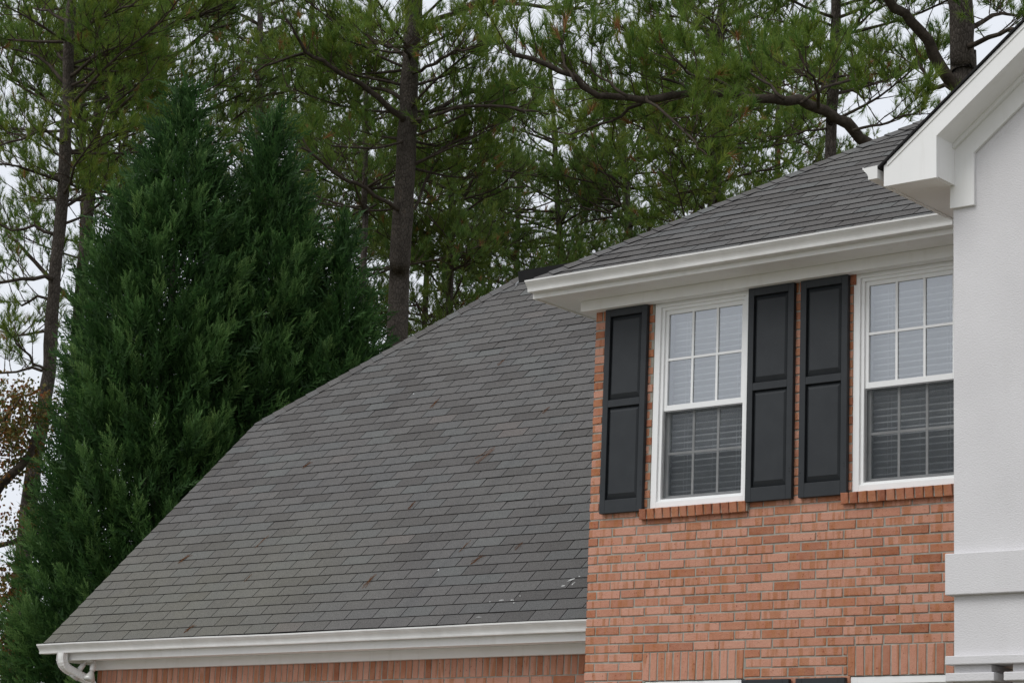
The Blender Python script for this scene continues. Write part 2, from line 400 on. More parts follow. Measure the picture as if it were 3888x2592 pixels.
def soldiers(x0, n, pitch, z, y, parent, name='soldier_brick'):
    for k in range(n):
        o = link(name, SOLDIER[rng.randrange(5)], parent, (x0 + k * pitch + .005, y + rng.uniform(-.002, .0025), z)); o.rotation_euler.y = rng.uniform(-.006, .006)
for a, b in WIN_X: soldiers(a - .026, 13, 0.0778, 3.2235, 0, wall)
for k in range(56):                                   # the soldier course under the eave
    me = REDS[k % 4]; x = .002 + k * .0775
    if any(a < x + .03 < b for a, b in WIN_X): continue
    if x < 3.55: link('soldier_brick', me, wall, (x, rng.uniform(-.002, .002), 6.358))
tag(rest.build('brick_courses', [M['brick'], M['brick_red']], wall), kind='stuff')
for a, b in WIN_X:                                    # rowlock sills
    mb = MB(); mb.prism([(-.032, 4.575), (0.05, 4.575), (0.05, 4.672), (-.028, 4.652)], 0, a - .068, b + .018)
    mb.build('sill_mortar', M['mortar'], wall)
    for k in range(13):
        o = link('sill_brick', SILLB[k % 4], wall, (a - .072 + k * .0835, -.042 + rng.uniform(-.003, .003), 4.568)); o.rotation_euler.x = R(7); o.rotation_euler.y = rng.uniform(-.01, .01)

# ---- lower wing walls
WX0, WY = -6.83, 0.51
mb = MB(); mb.box(WX0, 0.0, WY + .006, WY + .2, 0, 3.7)
mb.prism([(WY + .2, 0), (9.2, 0), (9.2, 3.7), (7.2, 5.9), (2.5, 6.0), (WY + .2, 4.0)], 0, WX0, WX0 + .2); mb.box(WX0 + .2, 0.009, 9.0, 9.2, 0, 3.7)
wing = mb.build('brick_wall', M['mortar'], house); wing['label'] = 'low brick wall with a soldier course under the long roof eave'
soldiers(WX0 + .002, 88, 0.0776, 3.350, WY, wing)
rest = MB()
for i in range(44):
    z = 3.345 - (i + 1) * CH + JT / 2
    for xa, w in course_bricks(WX0, -.01, z, i % 2 == 0):
        me = STRETCH[rng.randrange(6)]; y = WY + rng.uniform(-.002, .002)
        rest.add([(xa + v.co.x * w / BL, y + v.co.y, z + v.co.z) for v in me.vertices], [tuple(p.vertices) for p in me.polygons])
tag(rest.build('brick_courses', M['brick'], wing), kind='stuff')

# ---- windows
def ring(mb, x0, x1, z0, z1, l, r, b, t, y0, y1):
    mb.box(x0, x0 + l, y0, y1, z0, z1); mb.box(x1 - r, x1, y0, y1, z0, z1)
    mb.box(x0 + l, x1 - r, y0, y1, z0, z0 + b); mb.box(x0 + l, x1 - r, y0, y1, z1 - t, z1)
def make_window(cx, zb, H=1.795, blinds=True):
    w = empty('window', (cx, 0, zb)); w.parent = house
    m_ = H * 0.48
    mb = MB(); ring(mb, -.494, .494, 0, H, .058, .058, .052, .055, .012, .19); ring(mb, -.436, .436, .052, H - .055, .03, .03, .022, .028, .032, .19)
    mb.build('frame', M['vinyl'], w, bevel=.003)
    for nm, z0, z1, y0, y1, yg in (('upper_sash', m_ - .028, H - .083, .05, .085, .066), ('lower_sash', .075, m_ + .018, .092, .128, .108)):
        rb, rt = (.048, .034) if nm == 'upper_sash' else (.034, .046)
        mb = MB(); ring(mb, -.4055, .4055, z0, z1, .03, .03, rb, rt, y0, y1)
        mb.build(nm, M['vinyl'], w, bevel=.002)
        ga, gb, gx = z0 + rb, z1 - rt, .3755
        pw, ph = 2 * gx / 3, (gb - ga) / 2; mw = .0104
        for k in (1, 2):
            mb = MB(); mb.box(-gx + k * pw - mw, -gx + k * pw + mw, yg - .011, yg - .003, ga, gb); mb.build('muntin', M['vinyl'], w)
        mb = MB(); mb.box(-gx, gx, yg - .012, yg - .0025, ga + ph - mw, ga + ph + mw); mb.build('muntin', M['vinyl'], w)
        for r_ in range(2):
            for c_ in range(3):
                mb = MB(); x0 = -gx + c_ * pw; q0 = ga + r_ * ph
                mb.add([(x0, yg, q0), (x0 + pw, yg, q0), (x0 + pw, yg, q0 + ph), (x0, yg, q0 + ph)], [(0, 1, 2, 3)])
                mb.build('pane', M['glass' if nm == 'upper_sash' else 'glass_low'], w)
    mb = MB(); mb.add([(-.39, .058, .085), (.39, .058, .085), (.39, .058, m_ - .03), (-.39, .058, m_ - .03)], [(0, 1, 2, 3)]); mb.build('insect_screen', M['screen'], w)
    mb = MB(); ring(mb, -.4045, .4045, .0755, m_ - .0285, .013, .013, .012, .010, .054, .064); mb.build('screen_bar', M['metal'], w)
    if blinds:
        P = .0525; n = int((H - .22) / P)
        sl = MB(); a = R(38); ca, sa, hw, th = math.cos(a), math.sin(a), .038, .0032      # closed, the street edge tilted up
        sl.prism([(-hw * ca, hw * sa + .012), (-hw * ca + .003, hw * sa + .012), (-hw * ca + .003, hw * sa), (hw * ca, -hw * sa), (hw * ca - .002, -hw * sa - .003), (-hw * ca, hw * sa - .001)], 0, -.425, .425)
        me = sl.mesh('slat', M['blind'])
        for k in range(n):
            o = link('slat', me, w, (0, .205, .10 + (k + .5) * P)); o.rotation_euler.x = rng.uniform(-.05, .05); o.rotation_euler.y = rng.uniform(-.0015, .0015)
        mb = MB(); mb.box(-.43, .43, .17, .235, H - .125, H - .065); mb.build('head_rail', M['blind'], w)
        for x in (-.27, -.235, .02, .26, .29): mb = MB(); mb.box(x - .0014, x + .0014, .173, .176, .11, H - .12); mb.build('cord', M['blind'], w)
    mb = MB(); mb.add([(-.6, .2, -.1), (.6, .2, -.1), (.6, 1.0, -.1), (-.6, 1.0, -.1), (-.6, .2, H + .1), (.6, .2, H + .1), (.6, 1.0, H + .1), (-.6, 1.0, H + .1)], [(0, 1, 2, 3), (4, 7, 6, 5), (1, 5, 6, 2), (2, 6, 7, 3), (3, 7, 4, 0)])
    mb.build('dark_room_liner', M['dark'], w)  # near-black box added behind the window as an unlit room
    return w
for a, b in WIN_X:
    make_window((a + b) / 2, 4.667)
    make_window((a + b) / 2, 1.50, 1.715, False)

# ---- shutters
def make_shutter(x0, x1, z0, z1):
    W, H = x1 - x0, z1 - z0
    s = empty('shutter', (x0, 0, z0)); s.parent = house
    t = [0.115, H * .515, H * .515 + .062, H - .065]; st = .056
    mb = MB(); y0, y1 = -.045, -.003
    mb.box(0, st, y0, y1, 0, H); mb.box(W - st, W, y0, y1, 0, H)
    for a, b in ((0, t[0]), (t[1], t[2]), (t[3], H)): mb.box(st, W - st, y0, y1, a, b)
    mb.build('shutter_frame', M['shutter'], s, bevel=.003)
    for a, b in ((t[0], t[1]), (t[2], t[3])):
        mb = MB(); q = .042
        o_ = [(st - .002, y0 + .034, a - .002), (W - st + .002, y0 + .034, a - .002), (W - st + .002, y0 + .034, b + .002), (st - .002, y0 + .034, b + .002)]
        i_ = [(st + q * .75, y0 + .007, a + q * 1.25), (W - st - q * .75, y0 + .007, a + q * 1.25), (W - st - q * .75, y0 + .007, b - q), (st + q * .75, y0 + .007, b - q)]
        mb.add(o_ + i_, [(4, 5, 6, 7)] + [(i, (i + 1) % 4, 4 + (i + 1) % 4, 4 + i) for i in range(4)])
        mb.build('raised_panel', M['shutter'], s)
    sc = MB(); v_, f_ = tube([(0, -.0015, 0), (0, .004, 0)], [.0045, .0045], 8); sc.add(v_, f_); me = sc.mesh('screw_head', M['vent'])
    for x, z in ((.02, H - .23), (W - .02, H - .24), (W - .022, .25), (.018, .2), (W - .02, .225)): link('screw_head', me, s, (x, y0, z))
for k, (a, b) in enumerate(SHUT_X):
    make_shutter(a, b, 4.645, 6.438)
    if k in (1, 2): make_shutter(a, b, 1.48, 3.208)

# ---- eaves: frieze, soffit, fascia
FZ, SZ = 6.44, 6.535
mb = MB(); mb.box(-.10, 5.0, -.10, -.001, FZ, SZ); mb.box(-.10, -.001, -.001, 5.0, FZ, SZ); mb.build('frieze_board', M['trim'], house, bevel=.003)
mb = MB(); mb.box(-.379, 5.0, -.379, .15, SZ + .001, SZ + .015); mb.box(-.379, .15, .15, 7.9, SZ + .001, SZ + .015); mb.build('soffit', M['trim'], house)
mb = MB(); mb.box(-.40, 5.0, -.40, -.380, SZ - .008, 6.665); mb.box(-.40, -.380, -.380, 8.2, SZ - .008, 6.665); mb.build('fascia_board', M['trim'], house, bevel=.003)
mb = MB(); mb.box(WX0 - .06, -.002, WY - .06, WY - .001, 3.520, 3.612); mb.build('frieze_board', M['trim'], house, bevel=.003)
mb = MB(); mb.box(-7.13, -.002, .231, WY + .1, 3.612, 3.626); mb.box(-7.13, WX0, WY + .1, .75, 3.612, 3.626); mb.build('soffit', M['trim'], house)
mb = MB(); mb.box(-7.15, -.002, .21, .230, 3.600, 3.815); mb.build('fascia_board', M['trim'], house, bevel=.003)
mb = MB(); mb.prism([(.2305, 3.60), (.75, 3.60), (2.95, 6.40), (2.95, 6.60), (.2305, 3.86)], 0, -7.15, -7.131); mb.build('rake_board', M['trim'], house)

# ---- K-style gutters
K = [(0.004, .097), (0.004, 0.0), (0.078, 0.0), (.081, .013), (.079, .0145), (.080, .022), (.084, .034), (.092, .047), (.104, .060), (.114, .070), (.118, .078), (.126, .081), (.1275, .096), (.121, .0975), (.119, .092)]
def gutter(name, org, along, out, length, wob=0.0):
    org, along, out = Vector(org), Vector(along), Vector(out); up = Vector((0, 0, 1)); n = len(K)
    inner = []
    for i, (d, z) in enumerate(K):
        p0, p1 = K[max(0, i - 1)], K[min(n - 1, i + 1)]; tx, tz = p1[0] - p0[0], p1[1] - p0[1]; l = math.hypot(tx, tz) or 1
        inner.append((d - tz / l * .0022, z + tx / l * .0022))
    prof = K + inner[::-1]; m = len(prof); seg = max(2, int(length / .6)); vs, fs = [], []
    for k in range(seg + 1):
        t = k / seg; dz = wob * (math.sin(t * 9.0) + .6 * math.sin(t * 23.0))
        vs += [org + along * (t * length) + out * d + up * (z + dz * (1 if z > .05 else .4)) for d, z in prof]
    for k in range(seg):
        for i in range(m): fs.append((k * m + i, k * m + (i + 1) % m, (k + 1) * m + (i + 1) % m, (k + 1) * m + i))
    mb = MB(); mb.add(vs, fs)
    for t, e in ((0.0, -.004), (1.0, .004)):       # end caps
        c = [org + along * (t * length) + out * d + up * (z + (wob * (math.sin(t * 9) + .6 * math.sin(t * 23)) if z > .05 else 0)) for d, z in K]
        c2 = [p + along * e for p in c]
        mb.add(c + c2, [tuple(range(n - 1, -1, -1)), tuple(range(n, 2 * n))] + [(i, (i + 1) % n, n + (i + 1) % n, n + i) for i in range(n)])
    for sx in ((2.05,) if length < 5 else (2.2, 4.7)) if length > 2 else ():       # lapped seams
        t = sx / length; dz = wob * (math.sin(t * 9.0) + .6 * math.sin(t * 23.0)); q = []
        for e in (-.011, .011):
            q += [org + along * (sx + e) + out * (d + (.0016 if d > .01 else 0)) + up * (z + dz * (1 if z > .05 else .4) - (.0016 if z < .001 else 0)) for d, z in K]
        mb.add(q, [(i, i + 1, n + i + 1, n + i) for i in range(n - 1)])
    o = mb.build(name, M['gutter'], house)
    return o
gutter('gutter', (-.395, -.400, 6.573), (1, 0, 0), (0, -1, 0), 4.15, .0015)
gutter('gutter', (-7.33, .209, 3.672), (1, 0, 0), (0, -1, 0), 7.32, .003)
gutter('gutter', (3.865, -1.77, 6.583), (0, 1, 0), (-1, 0, 0), 1.13, 0)
gutter('gutter', (-7.17, 3.06, 6.52), (0, 1, 0), (-1, 0, 0), 3.4, 0)

# ---- downspout with ribbed elbows
def downspout():
    path = [(-6.965, .135, 3.675), (-6.965, .135, 3.61), (-6.96, .155, 3.555), (-6.945, .20, 3.515), (-6.92, .27, 3.48), (-6.885, .345, 3.445), (-6.845, .41, 3.405), (-6.815, .44, 3.35), (-6.80, .45, 3.27), (-6.80, .45, 2.4), (-6.80, .45, .1)]
    P = resample([p + (0,) for p in path[:9]], .012)[:, :3]; P = np.vstack([P, path[9:]])
    mb = MB(); n = len(P); hx, hy = .052, .040; rings = []
    T = np.gradient(P, axis=0); T /= np.linalg.norm(T, axis=1)[:, None]
    for i in range(n):
        e1 = np.array((1., 0, 0)) - T[i] * T[i][0]; e1 /= np.linalg.norm(e1); e2 = np.cross(T[i], e1)
        rib = .0022 if (i % 2 and 5 < i < n - 12) else 0.0
        pr = []
        for sx, sy in ((-1, -1), (1, -1), (1, 1), (-1, 1)):
            for ax, ay in ((.72, 1.0), (1.0, .72)) if (sx * sy > 0) else ((1.0, .72), (.72, 1.0)):
                pr.append(P[i] + e1 * sx * (hx * ax + rib) + e2 * sy * (hy * ay + rib))
        rings.append(pr)
    m = 8; vs = [p for r in rings for p in r]
    fs = [(i * m + j, i * m + (j + 1) % m, (i + 1) * m + (j + 1) % m, (i + 1) * m + j) for i in range(n - 1) for j in range(m)]
    mb.add(vs, fs); mb.build('downspout', M['gutter'], house)
downspout()

# ---- roofs
def slab(name, poly, th, mat, parent):
    P = [Vector(p) for p in poly]; n = (P[1] - P[0]).cross(P[2] - P[0]).normalized()
    if n.z < 0: P = P[::-1]; n = -n
    k = len(P); mb = MB(); mb.add(P + [p - n * th for p in P], [tuple(range(k)), tuple(range(2 * k - 1, k - 1, -1))] + [(i, k + i, k + (i + 1) % k, (i + 1) % k) for i in range(k)])
    return mb.build(name, mat, parent)
E, TP = 0.148, 0.353
MY0, MZ0, MS = 0.12, 3.79, 1.0               # the long roof: eave edge and slope
BY0, BZ0, BS = -0.43, 6.675, 0.70            # the roof over the bay
HK = 1.23; CLIP = 2.964; RAKE = -7.20
mz = lambda y: MZ0 + MS * (y - MY0)
bz = lambda y: BZ0 + BS * (y - BY0)
RY = 4.84; RX = RAKE + HK * (RY - CLIP)
main_roof = slab('shingle_roof', [(RAKE, MY0, mz(MY0)), (-.003, MY0, mz(MY0)), (-.003, 3.0, mz(3.0)), (2.15, RY, mz(RY)), (RX, RY, mz(RY)), (RAKE, CLIP, mz(CLIP))], .03, M['deck'], house)
main_roof['label'] = 'long steep roof plane of grey three-tab shingles with a clipped gable corner'
B2 = 2 * RY
slab('roof_back', [(RAKE, B2 - MY0, mz(MY0)), (-.003, B2 - MY0, mz(MY0)), (2.15, RY - .001, mz(RY)), (RX, RY - .001, mz(RY)), (RAKE, B2 - CLIP, mz(CLIP))], .03, M['shingle'], house)
slab('roof_clip', [(RAKE - .05, CLIP, mz(CLIP) - .002), (RAKE - .05, B2 - CLIP, mz(CLIP) - .002), (RX, RY, mz(RY))], .03, M['shingle'], house)
HX = 3.6
bay_roof = slab('shingle_roof', [(BY0, BY0, BZ0), (8.43, BY0, BZ0), (4.4, HX, bz(HX)), (HX, HX, bz(HX))], .03, M['deck'], house)
bay_roof['label'] = 'hipped grey shingle roof above the upstairs windows'
slab('roof_side', [(BY0, BY0 + .001, BZ0), (BY0, 7.63, BZ0), (HX - .001, HX + .001, bz(HX))], .03, M['shingle'], house)
slab('roof_back', [(BY0, 7.64, BZ0), (8.43, 7.64, BZ0), (4.4, HX + .01, bz(HX)), (HX, HX + .01, bz(HX))], .03, M['shingle'], house)
slab('roof_side', [(8.44, BY0, BZ0), (8.44, 7.63, BZ0), (4.402, HX, bz(HX))], .03, M['shingle'], house)

TT, TB, TH = .0155, .0058, .0062             # tab: height of the top at its butt, of its underside, and where it runs under the next course
def tab_mesh(poly, name='shingle'):
    """poly in (x, v) anticlockwise; wedge: thick at the butt (v=0), thin above"""
    vm = E + .03
    top = [(x, v, TT + (TH - TT) * min(1, v / vm)) for x, v in poly]; bot = [(x, v, TB + (.0012 - TB) * min(1, v / vm)) for x, v in poly]
    n = len(poly); mb = MB()
    mb.add(top + bot, [tuple(range(n))] + [(i, n + i, n + (i + 1) % n, (i + 1) % n) for i in range(n)], [0] + [1] * n)
    return mb.mesh(name, [M['shingle'], M['butt']])
TW = TP - .0090
FULL = [tab_mesh([(0, -d1), (TW / 2, -d2), (TW, -d3), (TW, E + .03), (0, E + .03)]) for d1, d2, d3 in ((0, 0, 0), (.0015, 0, .001), (0, .002, .0), (.001, .001, -.001))]
def clip_poly(poly, a, b, c):
    """keep a*x + b*v + c >= 0"""
    out = []
    for i in range(len(poly)):
        p, q = poly[i], poly[(i + 1) % len(poly)]; dp, dq = a * p[0] + b * p[1] + c, a * q[0] + b * q[1] + c
        if dp >= 0: out.append(p)
        if (dp >= 0) != (dq >= 0): t = dp / (dp - dq); out.append((p[0] + (q[0] - p[0]) * t, p[1] + (q[1] - p[1]) * t))
    return out
def shingle_plane(y0, z0, s, rows, left, right, clips, seed):
    """returns [(matrix, mesh or polygon, centre)]"""
    r = random.Random(seed); L = math.sqrt(1 + s * s); c, sn = 1 / L, s / L; out = []
    for j in range(rows):
        v0 = j * E - .028 + r.uniform(-.001, .001); y = y0 + v0 * c
        xl, xr = left(y), right(y); off = (j % 2) * TP / 2 + r.uniform(-.012, .012)
        x = math.floor((xl - off) / TP) * TP + off
        while x < xr:
            lift = .010 if r.random() < .03 else 0.0
            m = Matrix(((1, 0, 0, x), (0, c, -sn, y), (0, sn, c, z0 + s * (y - y0)), (0, 0, 0, 1))) @ Matrix.Rotation(r.uniform(-.0025, .0025), 4, 'Z') @ Matrix.Rotation(-lift * 2.2 + r.uniform(-.006, .004), 4, 'X')
            if xl + .3 < x and x + TP < xr - .01 and all(a * (x + u) + b * w + k > .05 for a, b, k in clips for u in (0, TW) for w in (y, y + (E + .03) * c)):
                out.append((m, FULL[r.randrange(4)], Vector((x + TW / 2, y, z0 + s * (y - y0)))))
            else:
                P = [(0, 0), (TW, 0), (TW, E + .03), (0, E + .03)]
                P = clip_poly(P, 1, 0, x - xl) if not clips else P
                for a, b, k in clips: P = clip_poly(P, a, b * c, a * x + b * y + k) if P else P
                if P: P = clip_poly(P, -1, 0, xr - x)
                if len(P) > 2 and max(p[0] for p in P) - min(p[0] for p in P) > .015: out.append((m, P, Vector((x + TW / 2, y, z0 + s * (y - y0)))))
            x += TP
    return out
main = shingle_plane(MY0, MZ0, MS, 45, lambda y: RAKE - .03 + max(0, HK * (y - CLIP)) - .3, lambda y: -.004 if y < 2.9 else .35, [(1, 0, -(RAKE - .03)), (1, -HK, -(RAKE - .02 - HK * CLIP))], 3)
bay = shingle_plane(BY0, BZ0, BS, 33, lambda y: y - .3, lambda y: 4.1, [(1, -1, 0)], 4)
pool = []
for tag_, lst, par in (('m', main, main_roof), ('b', bay, bay_roof)):
    for m, me, cpt in lst:
        hid = (par is bay_roof and (cpt.x > 3.55 - .25 * (cpt.y - BY0) * 2.0 or cpt.y > 2.2)) or (par is main_roof and (cpt.x > -.12 or (cpt.y > 2.6 and cpt.x > -1.2 - (cpt.y - 2.6) * 1.4)))
        pool.append((hid, dist_cam(cpt), len(pool), m, me, par))
pool.sort(key=lambda q: q[:3])
rests = {main_roof.name: MB(), bay_roof.name: MB()}
for k, (hid, d, _, m, me, par) in enumerate(pool):
    if isinstance(me, list): me = tab_mesh(me)
    if k < 300 and not hid:
        o = link('shingle', me, par); o.matrix_local = m
    else:
        rests[par.name].add([m @ v.co for v in me.vertices], [tuple(p.vertices) for p in me.polygons], [p.material_index for p in me.polygons])
for par in (main_roof, bay_roof): tag(rests[par.name].build('shingle_courses', [M['shingle'], M['butt']], par), kind='stuff')

def hip_caps(A, Bp, n1, n2, parent, step=.146, half=.150):
    A, Bp, n1, n2 = Vector(A), Vector(Bp), Vector(n1).normalized(), Vector(n2).normalized()
    t = (Bp - A).normalized()
    f1, f2 = n1.cross(t).normalized(), n2.cross(t).normalized()
    if f1.z > 0: f1 = -f1
    if f2.z > 0: f2 = -f2
    nn = (n1 + n2).normalized(); mes = []
    for sd in range(3):
        r = random.Random(sd); vs = []
        for v, h in ((0, .022), (step + .05, .011)):
            for f, n_ in ((f1, n1), (None, nn), (f2, n2)):
                p = t * v + (f * (half + r.uniform(-.004, .004)) if f else Vector()) + n_ * h
                if f is None: p = t * v + nn * (h * 1.05)
                vs += [p, p - n_ * .0085]
        mb = MB(); q = lambda i, j, k: i * 6 + j * 2 + k
        for j in range(2):
            mb.f.append((q(0, j, 0), q(0, j + 1, 0), q(1, j + 1, 0), q(1, j, 0))); mb.mi.append(0)
            mb.f.append((q(0, j, 1), q(1, j, 1), q(1, j + 1, 1), q(0, j + 1, 1))); mb.mi.append(1)
            mb.f.append((q(0, j, 1), q(0, j + 1, 1), q(0, j + 1, 0), q(0, j, 0))); mb.mi.append(1)
            mb.f.append((q(1, j, 0), q(1, j + 1, 0), q(1, j + 1, 1), q(1, j, 1))); mb.mi.append(1)
        for j in (0, 2): mb.f.append((q(0, j, 0), q(1, j, 0), q(1, j, 1), q(0, j, 1))); mb.mi.append(1)
        mb.v = [tuple(v) for v in vs]
        mes.append(mb.mesh('cap_shingle', [M['shingle'], M['butt']]))
    L = (Bp - A).length
    for k in range(int(L / step)):
        o = link('cap_shingle', mes[k % 3], parent, A + t * (k * step + .055)); o.location += Vector((rng.uniform(-.002, .002), rng.uniform(-.002, .002), rng.uniform(-.001, .002)))
sl = 1 / math.sqrt(2)
hip_caps((BY0, BY0, BZ0), (HX, HX, bz(HX)), (0, -BS, 1), (-BS, 0, 1), bay_roof)
hip_caps((RAKE, CLIP, mz(CLIP)), (RX, RY, mz(RY)), (0, -MS, 1), (-MS / HK, 0, 1), main_roof)
# ridge vent on the long roof
rz = mz(RY) + .012
mb = MB(); mb.prism([(RY - .115, rz - .125), (RY - .15, rz + .022), (RY, rz + .052), (RY + .15, rz + .022), (RY + .115, rz - .125), (RY, rz - .005)], 0, RX + .10, 1.9)
mb.build('ridge_vent', M['vent'], house)
mb = MB(); mb.prism([(RY - .15, rz - .165), (RY, rz - .01), (RY + .15, rz - .165), (RY + .15, rz - .13), (RY, rz + .02), (RY - .15, rz - .13)], 0, RX + .07, RX + .0995); mb.build('vent_end_cap', M['metal'], house)

# sealant smears near the wall
def smear(x, y, a, b, rot, seed):
    r = random.Random(seed); n = 11; mb = MB(); c = Vector((x, y, mz(y))); u = Vector((1, 0, 0)); w = Vector((0, sl, sl)); nn = Vector((0, -sl, sl))
    ring_ = []
    for k in range(n):
        t = 2 * math.pi * k / n; f = r.uniform(.40, .9); px, py = a * f * math.cos(t), b * f * math.sin(t)
        ring_.append(c + u * (px * math.cos(rot) - py * math.sin(rot)) + w * (px * math.sin(rot) + py * math.cos(rot)) + nn * .0125)
    mb.add(ring_ + [c + nn * .021], [(k, (k + 1) % n, n) for k in range(n)])
    mb.build('sealant_smear', M['sealant'], main_roof)
for i, q in enumerate([(-.56, .50, .05, .014, .5), (-.50, .46, .035, .012, 1.2), (-.60, .44, .03, .01, .2), (-.49, .53, .022, .012, 0), (-1.20, .325, .06, .009, .05), (-1.08, .32, .03, .009, .1), (-1.33, .315, .02, .008, 0), (-1.02, .36, .012, .012, 0), (-1.03, .29, .012, .009, 0), (-2.3, .70, .016, .02, .3), (-1.32, .16, .05, .006, 0), (-4.9, 3.1, .014, .012, 0)]): smear(*q, i)

# ---- the stucco gable wing
SX, SY, SF = 4.296, -1.45, -1.75             # left wall, front wall, front of the gable overhang
GS = 0.768; RXs = 7.1                         # gable slope, ridge
mb = MB()
T_ = lambda x: 6.675 + GS * (x - 3.90)        # top of the rake board
S_ = lambda x: 6.829 + GS * (x - 4.328)       # its lower edge
xr = 2 * RXs - SX
mb.prism([(SX, 3.13), (xr, 3.13), (xr, S_(SX) - .05), (RXs, S_(RXs) - .05), (SX, S_(SX) - .05)], 1, SY, SY + .2)
mb.box(SX, SX + .2, SY + .2, 0.0, 3.13, 6.6); mb.box(xr - .2, xr, SY + .2, 0.0, 3.13, 6.6); mb.box(SX + .2, xr - .2, SY + .2, 0, 3.14, 3.25)
mb.build('stucco_wall', M['stucco'], house)
mb = MB(); mb.box(SX - .045, xr + .045, SY - .05, SY, 3.602, 3.888); mb.box(SX - .045, SX, SY, -.01, 3.602, 3.888); mb.build('stucco_band', M['stucco'], house, bevel=.006)
mb = MB(); mb.box(SX - .045, xr + .045, SY - .05, SY, 3.126, 3.186); mb.box(SX - .045, SX, SY, -.01, 3.126, 3.186); mb.build('stucco_band', M['stucco'], house, bevel=.006)
for x0 in (SX, SX + .438):
    mb = MB(); mb.box(x0, x0 + .278, SY + .005, SY + .283, 0.0, 3.1255); mb.build('porch_column', M['stucco'], house)
    mb = MB(); mb.box(x0 - .045, x0 + .322, SY - .046, SY + .328, 3.012, 3.070); mb.build('column_capital', M['stucco'], house, bevel=.006)
mb = MB(); mb.box(SX + .3, xr - .1, -.05, -.002, 0, 3.13); mb.build('porch_back_shade', M['dark'], house)  # near-black sheet before the brick stands in for porch shade
x9 = RXs
mb = MB(); mb.prism([(3.90, 6.52), (4.325, 6.52), (4.325, S_(4.325)), (x9, S_(x9)), (x9, T_(x9)), (3.90, T_(3.90))], 1, SF, SF + .022); mb.build('rake_board', M['trim'], house, bevel=.002)
mb = MB(); mb.prism([(3.93, T_(3.93) - .030), (x9, T_(x9) - .030), (x9, T_(x9) + .002), (3.93, T_(3.93) + .002)], 1, SF - .007, SF - .0005); mb.build('rake_strip', M['trim'], house)
mb = MB(); mb.prism([(4.300, 6.532), (4.325, 6.532), (4.325, S_(4.325) + .03), (4.300, S_(4.30) + .03)], 1, SF + .0225, SY - .031); mb.build('return_side', M['trim'], house)
mb = MB(); mb.box(3.92, 4.2995, SF + .0225, SY, 6.528, 6.542); mb.box(3.92, SX, SY, -.42, 6.528, 6.542); mb.build('soffit', M['trim'], house)
mb = MB(); mb.box(3.90, 3.919, SF + .0225, -.41, 6.521, T_(3.90) - .002); mb.build('fascia_board', M['trim'], house)
mb = MB(); mb.prism([(4.3255, S_(4.3255) + .006), (x9, S_(x9) + .006), (x9, S_(x9) + .022), (4.3255, S_(4.3255) + .022)], 1, SF + .0225, SY - .001); mb.build('rake_soffit', M['trim'], house)
mb = MB(); L_ = lambda x: 6.753 + GS * (x - 4.474)
mb.prism([(4.284, 6.366), (4.474, 6.366), (4.474, L_(4.474)), (x9, L_(x9)), (x9, S_(x9) + .005), (4.284, S_(4.284) + .03)], 1, SY - .03, SY - .001); mb.build('frieze_board', M['trim'], house, bevel=.002)
for k, (dz, dy) in enumerate(((.0, .034), (.016, .018))):
    mb = MB(); mb.prism([(4.326, S_(4.326) - .03 + dz), (x9, S_(x9) - .03 + dz), (x9, S_(x9) + .005), (4.326, S_(4.326) + .005)], 1, SY - .03 - dy, SY - .0305); mb.build('crown_strip', M['trim'], house)
yv = lambda x: BY0 + (T_(x) + .05 - BZ0) / BS
slab('gable_roof', [(3.84, SF - .022, T_(3.84) + .026), (x9, SF - .022, T_(x9) + .026), (x9, yv(x9), T_(x9) + .026), (3.84, -.40, T_(3.84) + .026)], .014, M['shingle'], house).data.materials[0] = M['butt']
slab('gable_roof', [(2 * x9 - 3.84, SF - .022, T_(3.84) + .026), (x9, SF - .022, T_(x9) + .026), (x9, yv(x9), T_(x9) + .026), (2 * x9 - 3.84, -.40, T_(3.84) + .026)], .022, M['shingle'], house)

# ---- floodlight under the eave
fl = empty('floodlight', (-6.755, .35, 3.611))
tag(fl, 'white twin floodlight fixture with two reflector bulbs under the left eave corner', 'floodlight')
mb = MB(); v_, f_ = tube([(0, 0, .0), (0, 0, -.022)], [.055, .05], 16); mb.add(v_, f_); mb.build('mounting_plate', M['gutter'], fl, smooth=False)
for d, off in (((-.55, -.25, -.80), (-.07, 0, 0)), ((-.02, -.28, -.96), (.07, 0, 0))):
    d = Vector(d).normalized(); o_ = Vector(off); q = lambda t: tuple(o_ + d * t)
    mb = MB(); v_, f_ = tube([tuple(o_ + Vector((0, 0, -.018))), q(.02), q(.045), q(.05), q(.115), q(.12)], [.012, .014, .016, .027, .030, .024], 14); mb.add(v_, f_); mb.build('lamp_holder', M['gutter'], fl, smooth=True)
    mb = MB(); v_, f_ = tube([q(.112), q(.128), q(.150), q(.185), q(.212), q(.226), q(.231)], [.021, .023, .034, .052, .061, .056, .02], 18); mb.add(v_, f_); mb.build('bulb', M['bulb'], fl, smooth=True)

